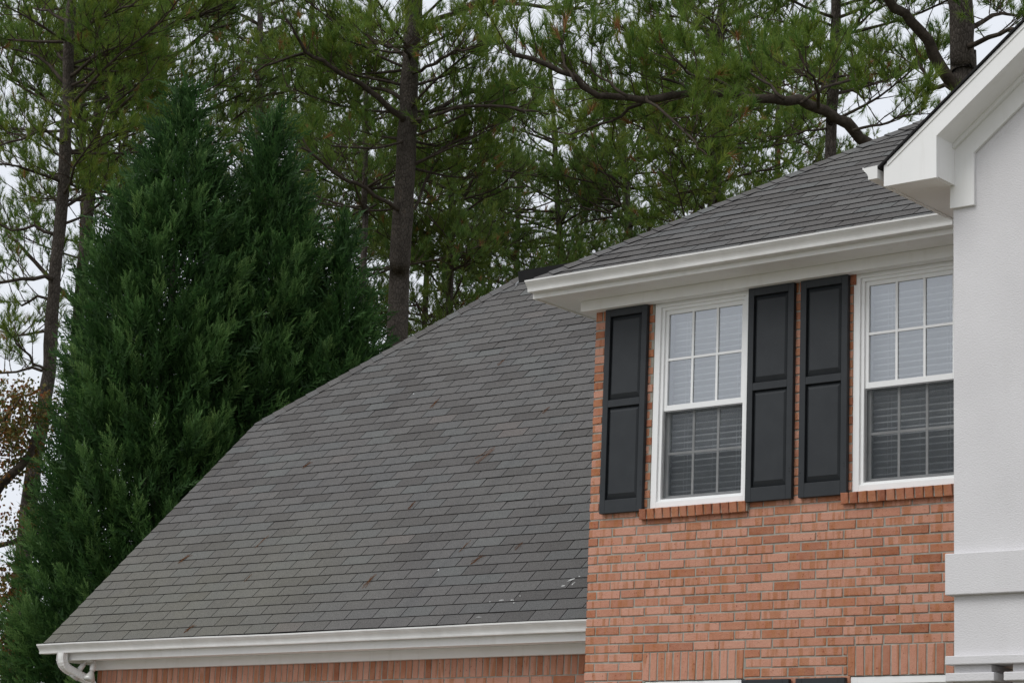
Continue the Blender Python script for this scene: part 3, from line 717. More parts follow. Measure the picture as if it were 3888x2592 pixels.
# ---- dead needles lying on the long roof
NEED = []
for sd in range(4):
    r = random.Random(sd + 90); mb = MB()
    for k in range(r.randint(2, 5)):
        a = r.uniform(-.5, .5) + (1.2 if sd % 2 else .9); l = r.uniform(.04, .10); x, y = r.uniform(-.02, .02), r.uniform(-.03, .03)
        c_, s_ = math.cos(a) * l, math.sin(a) * l; w = .0016
        p0, p1 = (x - c_, y - s_, .016), (x + c_, y + s_, .02 + r.uniform(0, .01))
        mb.add([(p0[0] - w, p0[1], p0[2]), (p0[0] + w, p0[1], p0[2]), (p1[0] + w, p1[1], p1[2]), (p1[0] - w, p1[1], p1[2]), (p0[0], p0[1], p0[2] + .004), (p1[0], p1[1], p1[2] + .004)], [(0, 1, 2, 3), (0, 4, 5, 3), (1, 2, 5, 4)])
    me = mb.mesh('dead_needles', M['dead']); NEED.append(me)
spots = [(-2.95, 2.07, 2.2), (-5.2, 1.2, 1.4), (-6.2, 1.05, 1.2), (-4.4, 2.9, 1.0), (-3.9, 3.4, .9), (-2.2, .95, 1.2), (-1.9, .78, 1.1), (-3.1, .62, 1.3), (-1.5, .9, .9), (-4.9, .75, .8), (-5.6, 2.2, .9), (-3.4, 1.5, .8), (-2.6, 2.6, .9), (-.9, 1.25, .8), (-5.1, .18, 1.0)]
for k, (x, y, s_) in enumerate(spots):
    o = link('dead_needles', NEED[k % 4]); o.matrix_world = Matrix(((1, 0, 0, x), (0, sl, -sl, y), (0, sl, sl, mz(y)), (0, 0, 0, 1))) @ Matrix.Diagonal((s_ * .75, s_ * .75, 1, 1))
    if k == 0: tag(o, 'largest clump of orange dead pine needles in the middle of the long roof', 'needles', 'dead pine needles on the roof')
    else: tag(o, 'small pinch of orange dead pine needles lying on the long shingle roof', 'needles', 'dead pine needles on the roof')

PINES = {
 'A': ([(-16.56, 15.49, 0.0, 0.267), (-15.73, 14.54, 11.0, 0.198), (-15.52, 14.3, 12.39, 0.19), (-15.33, 14.11, 13.55, 0.182), (-15.17, 13.94, 14.55, 0.174), (-15.04, 13.77, 15.48, 0.162), (-14.94, 13.67, 16.1, 0.15), (-14.79, 13.51, 17.03, 0.158), (-14.69, 13.46, 17.49, 0.158)],
  [[(-15.2, 13.82, 14.86, 0.063), (-15.11, 13.65, 14.86, 0.058), (-15.27, 13.18, 15.14, 0.052), (-15.31, 12.85, 15.28, 0.047), (-15.43, 12.48, 15.37, 0.042), (-15.55, 12.07, 15.55, 0.036), (-15.67, 11.7, 15.63, 0.031), (-15.63, 11.41, 15.88, 0.025), (-15.59, 11.14, 16.04, 0.02)], [(-16.41, 12.47, 16.01, 0.032), (-16.57, 11.9, 15.69, 0.024), (-16.6, 11.44, 15.38, 0.016)], [(-15.16, 13.75, 15.23, 0.044), (-15.58, 13.81, 15.51, 0.038), (-16.06, 13.86, 15.68, 0.032), (-16.55, 13.93, 15.78, 0.026), (-17.09, 13.96, 15.84, 0.02)], [(-15.08, 13.94, 14.8, 0.055), (-15.16, 14.16, 14.94, 0.051), (-15.09, 14.47, 15.2, 0.048), (-15.02, 14.79, 15.44, 0.044), (-14.88, 15.15, 15.75, 0.04), (-14.64, 15.63, 15.93, 0.036), (-14.49, 16.04, 16.08, 0.032), (-14.43, 16.38, 16.22, 0.028), (-14.25, 16.81, 16.41, 0.024)], [(-15.08, 13.93, 14.85, 0.036), (-14.73, 13.71, 14.76, 0.032), (-13.9, 13.82, 14.9, 0.029), (-13.17, 13.92, 14.81, 0.026), (-12.51, 13.98, 14.66, 0.023), (-11.93, 13.98, 14.46, 0.02)], [(-15.2, 14.06, 14.08, 0.032), (-15.11, 14.31, 14.23, 0.029), (-14.97, 14.58, 14.46, 0.026), (-14.71, 14.94, 14.72, 0.024), (-14.5, 15.26, 14.96, 0.021), (-14.26, 15.61, 15.22, 0.018), (-14.07, 15.91, 15.47, 0.016)], [(-15.42, 14.11, 13.3, 0.048), (-15.29, 13.85, 13.27, 0.044), (-15.28, 13.47, 13.29, 0.04), (-15.29, 13.05, 13.39, 0.036), (-15.32, 12.62, 13.45, 0.032), (-15.35, 12.2, 13.52, 0.028), (-15.31, 11.81, 13.64, 0.024), (-15.31, 11.4, 13.74, 0.02)], [(-14.83, 13.64, 16.5, 0.055), (-14.61, 13.64, 16.54, 0.052), (-14.29, 13.71, 16.63, 0.049), (-13.95, 13.79, 16.75, 0.045), (-13.66, 13.84, 16.83, 0.042), (-13.32, 13.96, 16.81, 0.038), (-12.78, 14.26, 16.75, 0.035), (-12.22, 14.58, 16.68, 0.031), (-11.84, 14.74, 16.65, 0.028)], [(-15.29, 14.23, 13.25, 0.032), (-15.35, 14.45, 13.46, 0.028), (-15.28, 14.67, 14.02, 0.024), (-15.39, 14.85, 14.21, 0.02), (-15.38, 15.09, 14.57, 0.016)], [(-15.21, 13.92, 14.51, 0.032), (-15.13, 13.68, 14.42, 0.028), (-15.22, 13.33, 14.24, 0.024), (-15.28, 12.98, 14.13, 0.02), (-15.59, 12.4, 14.09, 0.016)], [(-14.98, 13.68, 15.94, 0.04), (-15.63, 13.89, 16.39, 0.032), (-16.37, 14.07, 16.73, 0.024), (-17.1, 14.21, 17.22, 0.016)], [(-15.01, 13.72, 15.71, 0.036), (-14.05, 13.24, 15.54, 0.029), (-13.1, 12.72, 15.44, 0.022), (-12.18, 12.23, 15.18, 0.016)], [(-14.97, 13.66, 16.02, 0.036), (-14.17, 12.66, 15.67, 0.029), (-13.47, 11.58, 15.27, 0.022), (-12.83, 10.47, 14.83, 0.016)]]),
 'B': ([(-24.37, 23.13, 0.0, 0.101), (-23.4, 21.65, 14.99, 0.075), (-23.23, 21.39, 16.31, 0.07), (-23.11, 21.21, 17.27, 0.065), (-22.98, 21.0, 18.32, 0.065), (-22.91, 20.88, 18.92, 0.06), (-22.76, 20.76, 19.73, 0.06), (-22.58, 20.52, 21.03, 0.055), (-22.5, 20.41, 21.61, 0.05)],
  [[(-22.99, 21.02, 18.2, 0.03), (-22.98, 21.57, 18.62, 0.022), (-23.01, 22.09, 19.04, 0.015)], [(-22.95, 20.94, 18.59, 0.03), (-23.24, 20.66, 18.72, 0.022), (-23.56, 20.42, 18.65, 0.015)], [(-23.12, 21.24, 17.13, 0.03), (-23.75, 21.32, 17.36, 0.022), (-24.47, 21.32, 17.58, 0.015)], [(-23.08, 21.13, 17.62, 0.03), (-22.39, 20.99, 17.77, 0.022), (-21.67, 20.93, 17.73, 0.015)], [(-23.23, 21.38, 16.35, 0.03), (-23.54, 21.19, 16.14, 0.022), (-23.79, 21.04, 15.93, 0.015)], [(-23.19, 21.32, 16.64, 0.03), (-22.92, 21.49, 16.85, 0.022), (-22.75, 21.6, 16.96, 0.015)]]),
 'C': ([(-13.72, 21.43, 0.0, 0.189), (-12.63, 20.1, 14.37, 0.14), (-12.45, 19.88, 15.56, 0.115), (-12.35, 19.77, 16.21, 0.093), (-12.26, 19.64, 16.89, 0.085), (-12.13, 19.46, 17.86, 0.076), (-12.06, 19.37, 18.38, 0.068), (-11.97, 19.29, 18.87, 0.064)],
  [[(-12.16, 19.48, 17.71, 0.038), (-12.53, 19.51, 18.07, 0.031), (-12.89, 19.55, 18.43, 0.024), (-13.26, 19.63, 18.63, 0.017)], [(-12.15, 19.47, 17.8, 0.034), (-12.31, 18.9, 17.74, 0.028), (-12.37, 18.4, 17.77, 0.023), (-12.57, 17.83, 17.63, 0.017)], [(-12.19, 19.53, 17.47, 0.038), (-12.6, 19.49, 17.93, 0.031), (-13.0, 19.59, 18.01, 0.024), (-13.6, 19.54, 17.98, 0.017)], [(-12.12, 19.44, 17.96, 0.042), (-11.8, 19.63, 18.23, 0.034), (-11.52, 19.81, 18.4, 0.025), (-11.23, 19.99, 18.58, 0.017)], [(-12.34, 19.75, 16.31, 0.034), (-12.26, 18.89, 16.09, 0.025), (-12.24, 18.02, 15.7, 0.017)], [(-12.4, 19.83, 15.89, 0.034), (-12.29, 20.43, 16.41, 0.025), (-12.14, 21.14, 16.67, 0.017)], [(-12.45, 19.88, 15.56, 0.034), (-13.02, 20.01, 15.79, 0.025), (-13.55, 20.15, 16.1, 0.017)], [(-12.57, 20.02, 14.82, 0.034), (-11.89, 19.88, 14.94, 0.025), (-11.15, 19.82, 14.93, 0.017)], [(-12.58, 20.03, 14.74, 0.034), (-12.92, 19.75, 14.72, 0.025), (-13.33, 19.47, 14.53, 0.017)], [(-12.13, 19.46, 17.86, 0.03), (-12.12, 20.12, 17.91, 0.021), (-12.1, 20.7, 18.27, 0.013)]]),
 'D': ([(-8.09, 16.89, 0.0, 0.126), (-7.22, 15.58, 13.28, 0.093), (-7.14, 15.46, 13.89, 0.09), (-6.99, 15.29, 14.87, 0.086), (-6.93, 15.22, 15.26, 0.082), (-6.86, 15.11, 15.84, 0.079), (-6.8, 15.03, 16.26, 0.079)],
  [[(-6.96, 15.21, 15.2, 0.032), (-6.92, 15.05, 15.11, 0.03), (-7.07, 14.75, 14.97, 0.027), (-7.21, 14.46, 14.8, 0.025), (-7.33, 14.2, 14.6, 0.023), (-7.41, 13.96, 14.46, 0.02), (-7.57, 13.65, 14.29, 0.018)], [(-6.9, 15.25, 15.26, 0.029), (-6.93, 15.51, 15.42, 0.025), (-6.84, 15.84, 15.67, 0.021), (-6.62, 16.24, 16.06, 0.018), (-6.55, 16.57, 16.26, 0.014)], [(-6.86, 15.14, 15.74, 0.032), (-6.64, 15.29, 15.83, 0.027), (-6.41, 15.46, 15.9, 0.023), (-6.18, 15.63, 15.95, 0.018)], [(-6.91, 15.21, 15.36, 0.036), (-6.94, 15.44, 15.4, 0.032), (-6.84, 15.84, 15.22, 0.029), (-6.73, 16.24, 15.07, 0.025), (-6.62, 16.65, 14.91, 0.021), (-6.46, 17.11, 14.69, 0.018)], [(-6.95, 15.16, 15.42, 0.025), (-7.0, 14.68, 15.39, 0.02), (-7.06, 14.25, 15.16, 0.016), (-7.1, 13.8, 15.09, 0.011)], [(-7.01, 15.31, 14.73, 0.025), (-6.7, 14.35, 14.34, 0.018), (-6.42, 13.39, 13.88, 0.011)], [(-7.14, 15.48, 13.82, 0.025), (-7.37, 15.31, 13.74, 0.018), (-7.66, 15.1, 13.65, 0.011)], [(-7.06, 15.36, 14.45, 0.025), (-7.3, 16.41, 14.73, 0.018), (-7.57, 17.45, 14.93, 0.011)], [(-7.03, 15.34, 14.59, 0.025), (-6.58, 15.08, 14.46, 0.018), (-6.11, 14.83, 14.4, 0.011)]]),
 'E': ([(-4.6, 15.75, 0.0, 0.285), (-4.07, 14.31, 12.87, 0.211), (-4.0, 14.12, 13.72, 0.198), (-3.97, 14.06, 13.99, 0.188), (-3.93, 13.96, 14.44, 0.185), (-3.9, 13.87, 14.8, 0.185), (-3.87, 13.76, 15.25, 0.185)],
  [[(-4.08, 14.12, 13.48, 0.099), (-4.1, 13.88, 13.59, 0.094), (-4.16, 13.55, 13.87, 0.09), (-4.23, 13.22, 14.17, 0.085), (-4.32, 12.9, 14.33, 0.08), (-4.4, 12.6, 14.48, 0.075), (-4.47, 12.31, 14.64, 0.071), (-4.53, 12.04, 14.73, 0.066)], [(-4.18, 14.49, 11.97, 0.099), (-4.7, 13.76, 12.24, 0.095), (-5.07, 13.15, 12.49, 0.091), (-5.13, 12.83, 12.65, 0.087), (-5.24, 12.48, 12.76, 0.084), (-5.35, 12.14, 12.85, 0.08), (-5.47, 11.83, 12.86, 0.076), (-5.65, 11.45, 12.85, 0.072), (-5.87, 11.07, 12.78, 0.068), (-5.98, 10.76, 12.76, 0.064), (-6.19, 10.38, 12.71, 0.06), (-6.45, 9.98, 12.58, 0.057), (-6.64, 9.63, 12.49, 0.053), (-6.96, 9.16, 12.44, 0.049), (-7.03, 8.88, 12.42, 0.045), (-7.11, 8.56, 12.53, 0.041), (-7.28, 8.16, 12.67, 0.037), (-7.38, 7.84, 12.69, 0.034), (-7.49, 7.51, 12.77, 0.03)], [(-4.11, 14.09, 13.48, 0.04), (-4.33, 14.15, 13.57, 0.036), (-4.57, 14.2, 13.63, 0.032), (-4.73, 14.27, 13.83, 0.028), (-4.87, 14.33, 14.15, 0.024), (-4.99, 14.4, 14.48, 0.02)], [(-3.91, 14.0, 14.35, 0.046), (-3.81, 14.44, 14.61, 0.037), (-3.74, 14.87, 14.88, 0.029), (-3.68, 15.34, 14.95, 0.02)], [(-3.94, 14.05, 14.09, 0.046), (-3.34, 13.69, 14.0, 0.037), (-2.79, 13.29, 13.89, 0.029), (-2.2, 12.94, 13.72, 0.02)], [(-6.64, 9.63, 12.49, 0.028), (-6.48, 9.46, 12.38, 0.024), (-6.14, 9.5, 12.09, 0.02), (-5.81, 9.54, 11.74, 0.016), (-5.58, 9.47, 11.5, 0.012)], [(-6.64, 9.63, 12.49, 0.028), (-6.98, 9.71, 12.4, 0.024), (-7.35, 9.76, 12.31, 0.02), (-7.77, 9.76, 12.27, 0.016), (-8.12, 9.81, 12.25, 0.012)], [(-6.56, 9.08, 12.34, 0.025), (-6.82, 9.01, 12.57, 0.02), (-7.05, 8.99, 12.77, 0.016), (-7.27, 8.96, 12.97, 0.012)], [(-5.75, 10.71, 12.67, 0.028), (-5.84, 10.18, 12.74, 0.023), (-5.93, 9.66, 12.73, 0.018), (-5.91, 9.2, 12.84, 0.013)], [(-5.42, 11.36, 12.76, 0.029), (-5.65, 11.36, 12.99, 0.023), (-5.89, 11.38, 13.17, 0.018), (-6.17, 11.32, 13.48, 0.013)], [(-5.04, 11.7, 12.65, 0.029), (-4.82, 11.34, 12.72, 0.023), (-4.64, 10.93, 12.8, 0.018), (-4.51, 10.49, 12.83, 0.013)], [(-5.13, 11.37, 12.65, 0.028), (-4.98, 11.83, 13.0, 0.023), (-4.84, 12.33, 13.22, 0.018), (-4.75, 12.81, 13.32, 0.013)], [(-4.79, 12.25, 12.42, 0.025), (-4.42, 12.12, 12.38, 0.021), (-4.05, 11.99, 12.35, 0.017), (-3.69, 11.85, 12.37, 0.013)], [(-6.07, 10.07, 12.59, 0.025), (-6.35, 10.04, 12.79, 0.021), (-6.75, 9.95, 12.91, 0.017), (-7.04, 9.91, 13.09, 0.012)], [(-6.99, 8.42, 12.45, 0.021), (-7.17, 8.45, 12.73, 0.018), (-7.31, 8.51, 13.04, 0.015), (-7.46, 8.58, 13.29, 0.012)]]),
 'F': ([(-20.51, 10.19, 0.0, 0.204), (-19.69, 9.7, 7.34, 0.151), (-19.59, 9.64, 7.79, 0.143), (-19.47, 9.57, 8.36, 0.136), (-19.33, 9.53, 8.86, 0.124), (-19.23, 9.48, 9.31, 0.121), (-19.13, 9.43, 9.77, 0.117), (-19.06, 9.35, 10.22, 0.117), (-18.92, 9.19, 11.13, 0.109), (-18.8, 9.09, 11.81, 0.109), (-18.61, 8.97, 12.74, 0.106), (-18.44, 8.78, 13.84, 0.102), (-18.28, 8.58, 14.94, 0.094), (-18.11, 8.39, 16.05, 0.083), (-18.03, 8.32, 16.49, 0.083)],
  [[(-18.88, 9.17, 11.34, 0.041), (-18.82, 8.89, 11.29, 0.037), (-18.93, 8.5, 11.18, 0.032), (-19.03, 8.12, 11.07, 0.027), (-19.12, 7.75, 10.97, 0.023)], [(-19.11, 9.44, 9.79, 0.03), (-19.11, 9.27, 9.8, 0.026), (-19.13, 9.07, 9.84, 0.023), (-19.15, 8.82, 10.06, 0.019), (-19.16, 8.61, 10.17, 0.015)], [(-19.13, 9.42, 9.79, 0.03), (-19.51, 9.32, 9.83, 0.025), (-20.06, 9.1, 9.78, 0.02), (-20.42, 9.0, 9.84, 0.015)], [(-18.94, 9.22, 10.97, 0.03), (-19.13, 9.06, 10.99, 0.025), (-19.37, 8.9, 10.87, 0.02), (-19.48, 8.79, 10.94, 0.015)], [(-19.01, 9.32, 10.45, 0.03), (-19.51, 9.34, 10.48, 0.025), (-20.01, 9.36, 10.5, 0.02), (-20.48, 9.38, 10.64, 0.015)], [(-18.74, 9.06, 12.07, 0.034), (-19.05, 8.77, 12.2, 0.028), (-19.35, 8.54, 12.11, 0.021), (-19.67, 8.21, 12.32, 0.015)], [(-18.58, 8.92, 12.96, 0.034), (-18.63, 8.43, 12.99, 0.028), (-18.64, 7.97, 13.02, 0.021), (-18.73, 7.49, 12.91, 0.015)], [(-18.66, 8.99, 12.52, 0.034), (-18.6, 9.39, 12.84, 0.028), (-18.54, 9.82, 13.03, 0.021), (-18.55, 10.21, 13.21, 0.015)], [(-18.48, 8.81, 13.62, 0.034), (-18.23, 8.13, 13.62, 0.028), (-18.02, 7.52, 13.26, 0.021), (-17.79, 6.91, 12.97, 0.015)], [(-18.34, 8.64, 14.58, 0.034), (-18.82, 8.55, 15.04, 0.028), (-19.34, 8.46, 15.36, 0.021), (-19.89, 8.4, 15.53, 0.015)], [(-18.32, 8.61, 14.72, 0.034), (-17.59, 8.51, 14.87, 0.025), (-16.91, 8.39, 14.93, 0.015)], [(-18.18, 8.46, 15.61, 0.03), (-18.84, 8.47, 15.99, 0.023), (-19.57, 8.46, 16.22, 0.015)], [(-18.23, 8.51, 15.31, 0.03), (-17.46, 8.24, 15.38, 0.025), (-16.6, 8.06, 15.38, 0.02), (-15.81, 7.85, 15.3, 0.015)], [(-18.28, 8.58, 14.94, 0.03), (-19.23, 8.94, 15.57, 0.023), (-20.13, 9.31, 16.28, 0.015)], [(-19.49, 9.57, 8.31, 0.03), (-19.1, 8.95, 8.48, 0.025), (-18.73, 8.36, 8.5, 0.02), (-18.36, 7.8, 8.44, 0.015)]]),
 'G': ([(-23.47, 13.72, 0.0, 0.161), (-22.5, 12.76, 11.58, 0.119), (-22.33, 12.59, 12.6, 0.115), (-22.14, 12.46, 13.57, 0.11), (-21.96, 12.31, 14.56, 0.106), (-21.87, 12.2, 15.19, 0.102), (-21.77, 12.2, 15.45, 0.085), (-21.7, 12.1, 15.97, 0.081), (-21.63, 12.05, 16.35, 0.072), (-21.51, 11.84, 17.38, 0.059), (-21.4, 11.68, 18.21, 0.051)],
  [[(-21.85, 12.19, 15.27, 0.059), (-21.98, 12.01, 15.49, 0.054), (-22.03, 11.87, 15.82, 0.049), (-22.03, 11.75, 16.2, 0.045), (-21.97, 11.69, 16.58, 0.04), (-21.97, 11.56, 17.03, 0.035), (-22.02, 11.39, 17.43, 0.03)], [(-21.96, 12.31, 14.57, 0.055), (-21.66, 12.18, 14.92, 0.049), (-21.31, 12.07, 15.39, 0.043), (-21.04, 11.98, 15.51, 0.037), (-20.76, 11.92, 15.62, 0.031), (-20.39, 11.9, 15.81, 0.025)], [(-21.76, 12.25, 15.3, 0.047), (-21.8, 11.68, 15.34, 0.042), (-21.69, 11.21, 15.43, 0.036), (-21.63, 10.65, 15.66, 0.031), (-21.6, 10.13, 15.71, 0.026), (-21.5, 9.67, 15.74, 0.021)], [(-22.39, 12.69, 12.08, 0.055), (-22.61, 12.46, 12.26, 0.05), (-22.85, 12.16, 12.62, 0.045), (-23.01, 11.96, 12.84, 0.04), (-23.17, 11.73, 13.14, 0.035), (-23.35, 11.54, 13.3, 0.03)], [(-21.7, 12.12, 15.89, 0.034), (-21.5, 12.62, 16.27, 0.028), (-21.33, 13.12, 16.57, 0.023), (-21.08, 13.68, 16.87, 0.017)], [(-21.65, 12.06, 16.22, 0.034), (-20.96, 11.89, 16.48, 0.025), (-20.34, 11.64, 16.81, 0.017)], [(-22.03, 12.35, 14.23, 0.034), (-22.02, 12.92, 14.56, 0.025), (-22.04, 13.48, 14.89, 0.017)], [(-21.89, 12.22, 15.06, 0.034), (-21.23, 12.27, 15.23, 0.028), (-20.58, 12.35, 15.27, 0.023), (-20.14, 12.3, 15.16, 0.017)], [(-21.56, 11.94, 16.88, 0.03), (-22.17, 11.96, 17.37, 0.023), (-22.7, 12.03, 17.87, 0.017)], [(-21.51, 11.84, 17.38, 0.03), (-20.42, 11.46, 17.21, 0.023), (-19.35, 11.06, 17.03, 0.017)]]),
 'H': ([(-24.23, 16.54, 0.0, 0.165), (-23.15, 15.1, 15.31, 0.122), (-23.0, 14.9, 16.37, 0.118), (-22.95, 14.81, 16.84, 0.109), (-22.76, 14.57, 18.13, 0.1), (-22.64, 14.4, 19.02, 0.091), (-22.57, 14.31, 19.55, 0.081)],
  [[(-22.97, 14.88, 16.55, 0.041), (-22.75, 14.84, 16.54, 0.038), (-22.18, 15.05, 16.65, 0.035), (-21.61, 15.28, 16.75, 0.032), (-20.95, 15.56, 16.87, 0.029), (-20.45, 15.73, 16.95, 0.026), (-19.98, 15.88, 17.0, 0.023)], [(-22.95, 14.81, 16.81, 0.041), (-23.1, 14.62, 17.02, 0.033), (-23.26, 14.45, 17.19, 0.026), (-23.52, 14.19, 17.31, 0.018)], [(-22.8, 14.62, 17.87, 0.036), (-22.63, 15.11, 18.18, 0.03), (-22.4, 15.6, 18.68, 0.024), (-22.26, 16.07, 18.99, 0.018)], [(-22.82, 14.65, 17.69, 0.036), (-22.81, 14.0, 17.68, 0.027), (-22.78, 13.39, 17.58, 0.018)], [(-22.72, 14.5, 18.49, 0.036), (-21.53, 14.2, 18.33, 0.027), (-20.33, 13.91, 18.17, 0.018)], [(-22.87, 14.72, 17.34, 0.036), (-22.7, 15.24, 17.56, 0.03), (-22.41, 15.8, 17.96, 0.024), (-22.2, 16.35, 18.19, 0.018)], [(-22.71, 14.48, 18.58, 0.036), (-22.64, 13.86, 18.64, 0.027), (-22.53, 13.29, 18.62, 0.018)], [(-22.91, 14.76, 17.08, 0.036), (-21.93, 14.69, 17.06, 0.03), (-20.9, 14.69, 16.96, 0.024), (-19.88, 14.68, 16.85, 0.018)]]),
 'I': ([(-21.7, 30.42, 0.0, 0.131), (-20.98, 28.6, 16.27, 0.097), (-20.87, 28.32, 17.52, 0.086), (-20.78, 28.08, 18.57, 0.075), (-20.71, 27.82, 19.61, 0.059), (-20.59, 27.45, 21.18, 0.048)],
  [[(-20.79, 28.13, 18.39, 0.043), (-20.39, 28.32, 18.84, 0.036), (-19.91, 28.62, 19.17, 0.029), (-19.5, 28.87, 19.47, 0.021)], [(-20.76, 28.0, 18.88, 0.038), (-21.14, 28.18, 19.45, 0.027), (-21.5, 28.37, 20.02, 0.016)], [(-20.77, 28.03, 18.78, 0.038), (-20.23, 27.69, 19.15, 0.027), (-19.74, 27.36, 19.42, 0.016)], [(-20.85, 28.28, 17.73, 0.038), (-21.46, 28.33, 18.07, 0.027), (-22.26, 28.3, 18.18, 0.016)], [(-20.88, 28.37, 17.31, 0.038), (-20.39, 28.71, 17.55, 0.027), (-19.93, 28.99, 17.88, 0.016)], [(-20.87, 28.32, 17.52, 0.038), (-21.68, 28.28, 17.63, 0.027), (-22.5, 28.29, 17.53, 0.016)], [(-20.8, 28.15, 18.25, 0.038), (-20.89, 27.37, 18.4, 0.027), (-20.9, 26.68, 18.44, 0.016)], [(-20.9, 28.42, 17.1, 0.038), (-20.52, 28.73, 17.13, 0.027), (-20.09, 29.05, 17.25, 0.016)]]),
 'J': ([(-24.15, 25.84, 0.0, 0.119), (-23.13, 24.36, 15.58, 0.088), (-22.95, 24.1, 16.95, 0.078), (-22.83, 23.95, 17.79, 0.067), (-22.68, 23.93, 18.26, 0.062), (-22.52, 23.9, 18.82, 0.052), (-22.26, 23.75, 20.04, 0.041)],
  [[(-23.05, 24.25, 16.18, 0.041), (-22.65, 24.23, 17.34, 0.035), (-22.09, 24.36, 18.45, 0.028), (-21.82, 24.43, 18.96, 0.021)], [(-22.96, 24.14, 16.79, 0.036), (-23.56, 24.18, 17.22, 0.026), (-24.05, 24.31, 17.66, 0.016)], [(-22.86, 23.98, 17.6, 0.036), (-22.22, 24.03, 17.72, 0.029), (-21.53, 24.15, 17.75, 0.022), (-20.94, 24.25, 17.57, 0.016)], [(-23.03, 24.21, 16.39, 0.036), (-22.88, 24.88, 16.75, 0.026), (-22.6, 25.67, 17.12, 0.016)], [(-23.08, 24.28, 15.98, 0.036), (-23.02, 23.65, 16.04, 0.026), (-23.01, 23.04, 15.89, 0.016)], [(-23.0, 24.17, 16.59, 0.036), (-22.6, 24.37, 17.01, 0.029), (-22.07, 24.68, 17.44, 0.022), (-21.58, 25.05, 17.57, 0.016)], [(-23.1, 24.32, 15.78, 0.036), (-22.64, 24.64, 16.01, 0.026), (-22.14, 25.01, 16.13, 0.016)], [(-22.71, 23.92, 18.21, 0.036), (-23.23, 24.02, 18.65, 0.026), (-23.68, 24.18, 19.11, 0.016)]]),
 'K': ([(-24.8, 31.85, 0.0, 0.115), (-24.13, 29.85, 16.75, 0.085), (-24.06, 29.64, 17.63, 0.079), (-23.91, 29.24, 19.39, 0.068), (-23.79, 28.84, 21.03, 0.057), (-23.7, 28.49, 22.46, 0.045)],
  [[(-23.84, 28.97, 20.48, 0.04), (-23.39, 29.26, 20.73, 0.028), (-22.94, 29.6, 20.86, 0.017)], [(-23.86, 29.05, 20.15, 0.04), (-24.22, 28.69, 20.35, 0.028), (-24.56, 28.38, 20.45, 0.017)], [(-23.91, 29.24, 19.39, 0.04), (-23.73, 29.94, 19.78, 0.028), (-23.6, 30.72, 19.73, 0.017)], [(-23.93, 29.29, 19.17, 0.04), (-24.72, 29.19, 19.51, 0.028), (-25.37, 29.25, 19.75, 0.017)], [(-23.97, 29.42, 18.62, 0.04), (-23.14, 29.41, 18.72, 0.028), (-22.31, 29.43, 18.71, 0.017)], [(-23.99, 29.47, 18.4, 0.04), (-24.22, 28.63, 18.34, 0.028), (-24.44, 27.86, 18.06, 0.017)], [(-24.04, 29.6, 17.85, 0.04), (-24.43, 29.31, 17.72, 0.028), (-24.97, 28.9, 17.58, 0.017)], [(-24.04, 29.6, 17.85, 0.04), (-23.93, 30.3, 18.0, 0.028), (-23.97, 30.92, 18.04, 0.017)]]),
 'L': ([(-29.9, 24.97, 0.0, 0.132), (-28.76, 23.34, 16.78, 0.098), (-28.53, 23.01, 18.48, 0.093), (-28.26, 22.6, 20.61, 0.082), (-28.07, 22.31, 22.11, 0.071), (-27.93, 22.11, 23.17, 0.066)],
  [[(-28.07, 22.31, 22.11, 0.044), (-28.52, 21.85, 22.4, 0.03), (-29.02, 21.41, 22.48, 0.016)], [(-28.09, 22.35, 21.89, 0.044), (-27.97, 23.0, 22.31, 0.03), (-27.84, 23.61, 22.83, 0.016)], [(-28.16, 22.46, 21.36, 0.044), (-28.62, 22.02, 21.55, 0.03), (-29.12, 21.58, 21.63, 0.016)], [(-28.17, 22.48, 21.25, 0.044), (-27.3, 22.58, 21.11, 0.03), (-26.48, 22.7, 20.76, 0.016)], [(-28.26, 22.6, 20.61, 0.044), (-28.73, 22.22, 20.59, 0.03), (-29.18, 21.92, 20.35, 0.016)], [(-28.3, 22.66, 20.29, 0.044), (-28.09, 23.44, 20.48, 0.03), (-27.86, 24.31, 20.46, 0.016)], [(-28.39, 22.81, 19.55, 0.044), (-27.92, 23.19, 19.57, 0.03), (-27.45, 23.67, 19.28, 0.016)], [(-28.44, 22.87, 19.23, 0.044), (-28.85, 22.44, 19.52, 0.03), (-29.18, 22.14, 19.61, 0.016)], [(-28.51, 22.97, 18.7, 0.044), (-27.6, 23.12, 18.47, 0.03), (-26.6, 23.35, 18.26, 0.016)], [(-28.58, 23.07, 18.16, 0.044), (-28.18, 24.05, 18.24, 0.03), (-27.87, 25.01, 18.09, 0.016)], [(-28.02, 22.22, 22.53, 0.044), (-27.56, 22.54, 22.77, 0.03), (-27.12, 22.86, 22.9, 0.016)]]),
 'M': ([(-34.59, 23.63, 0.0, 0.138), (-33.65, 21.85, 17.12, 0.102), (-33.48, 21.53, 18.66, 0.096), (-33.28, 21.13, 20.53, 0.085), (-33.11, 20.78, 22.18, 0.074), (-32.95, 20.45, 23.72, 0.068)],
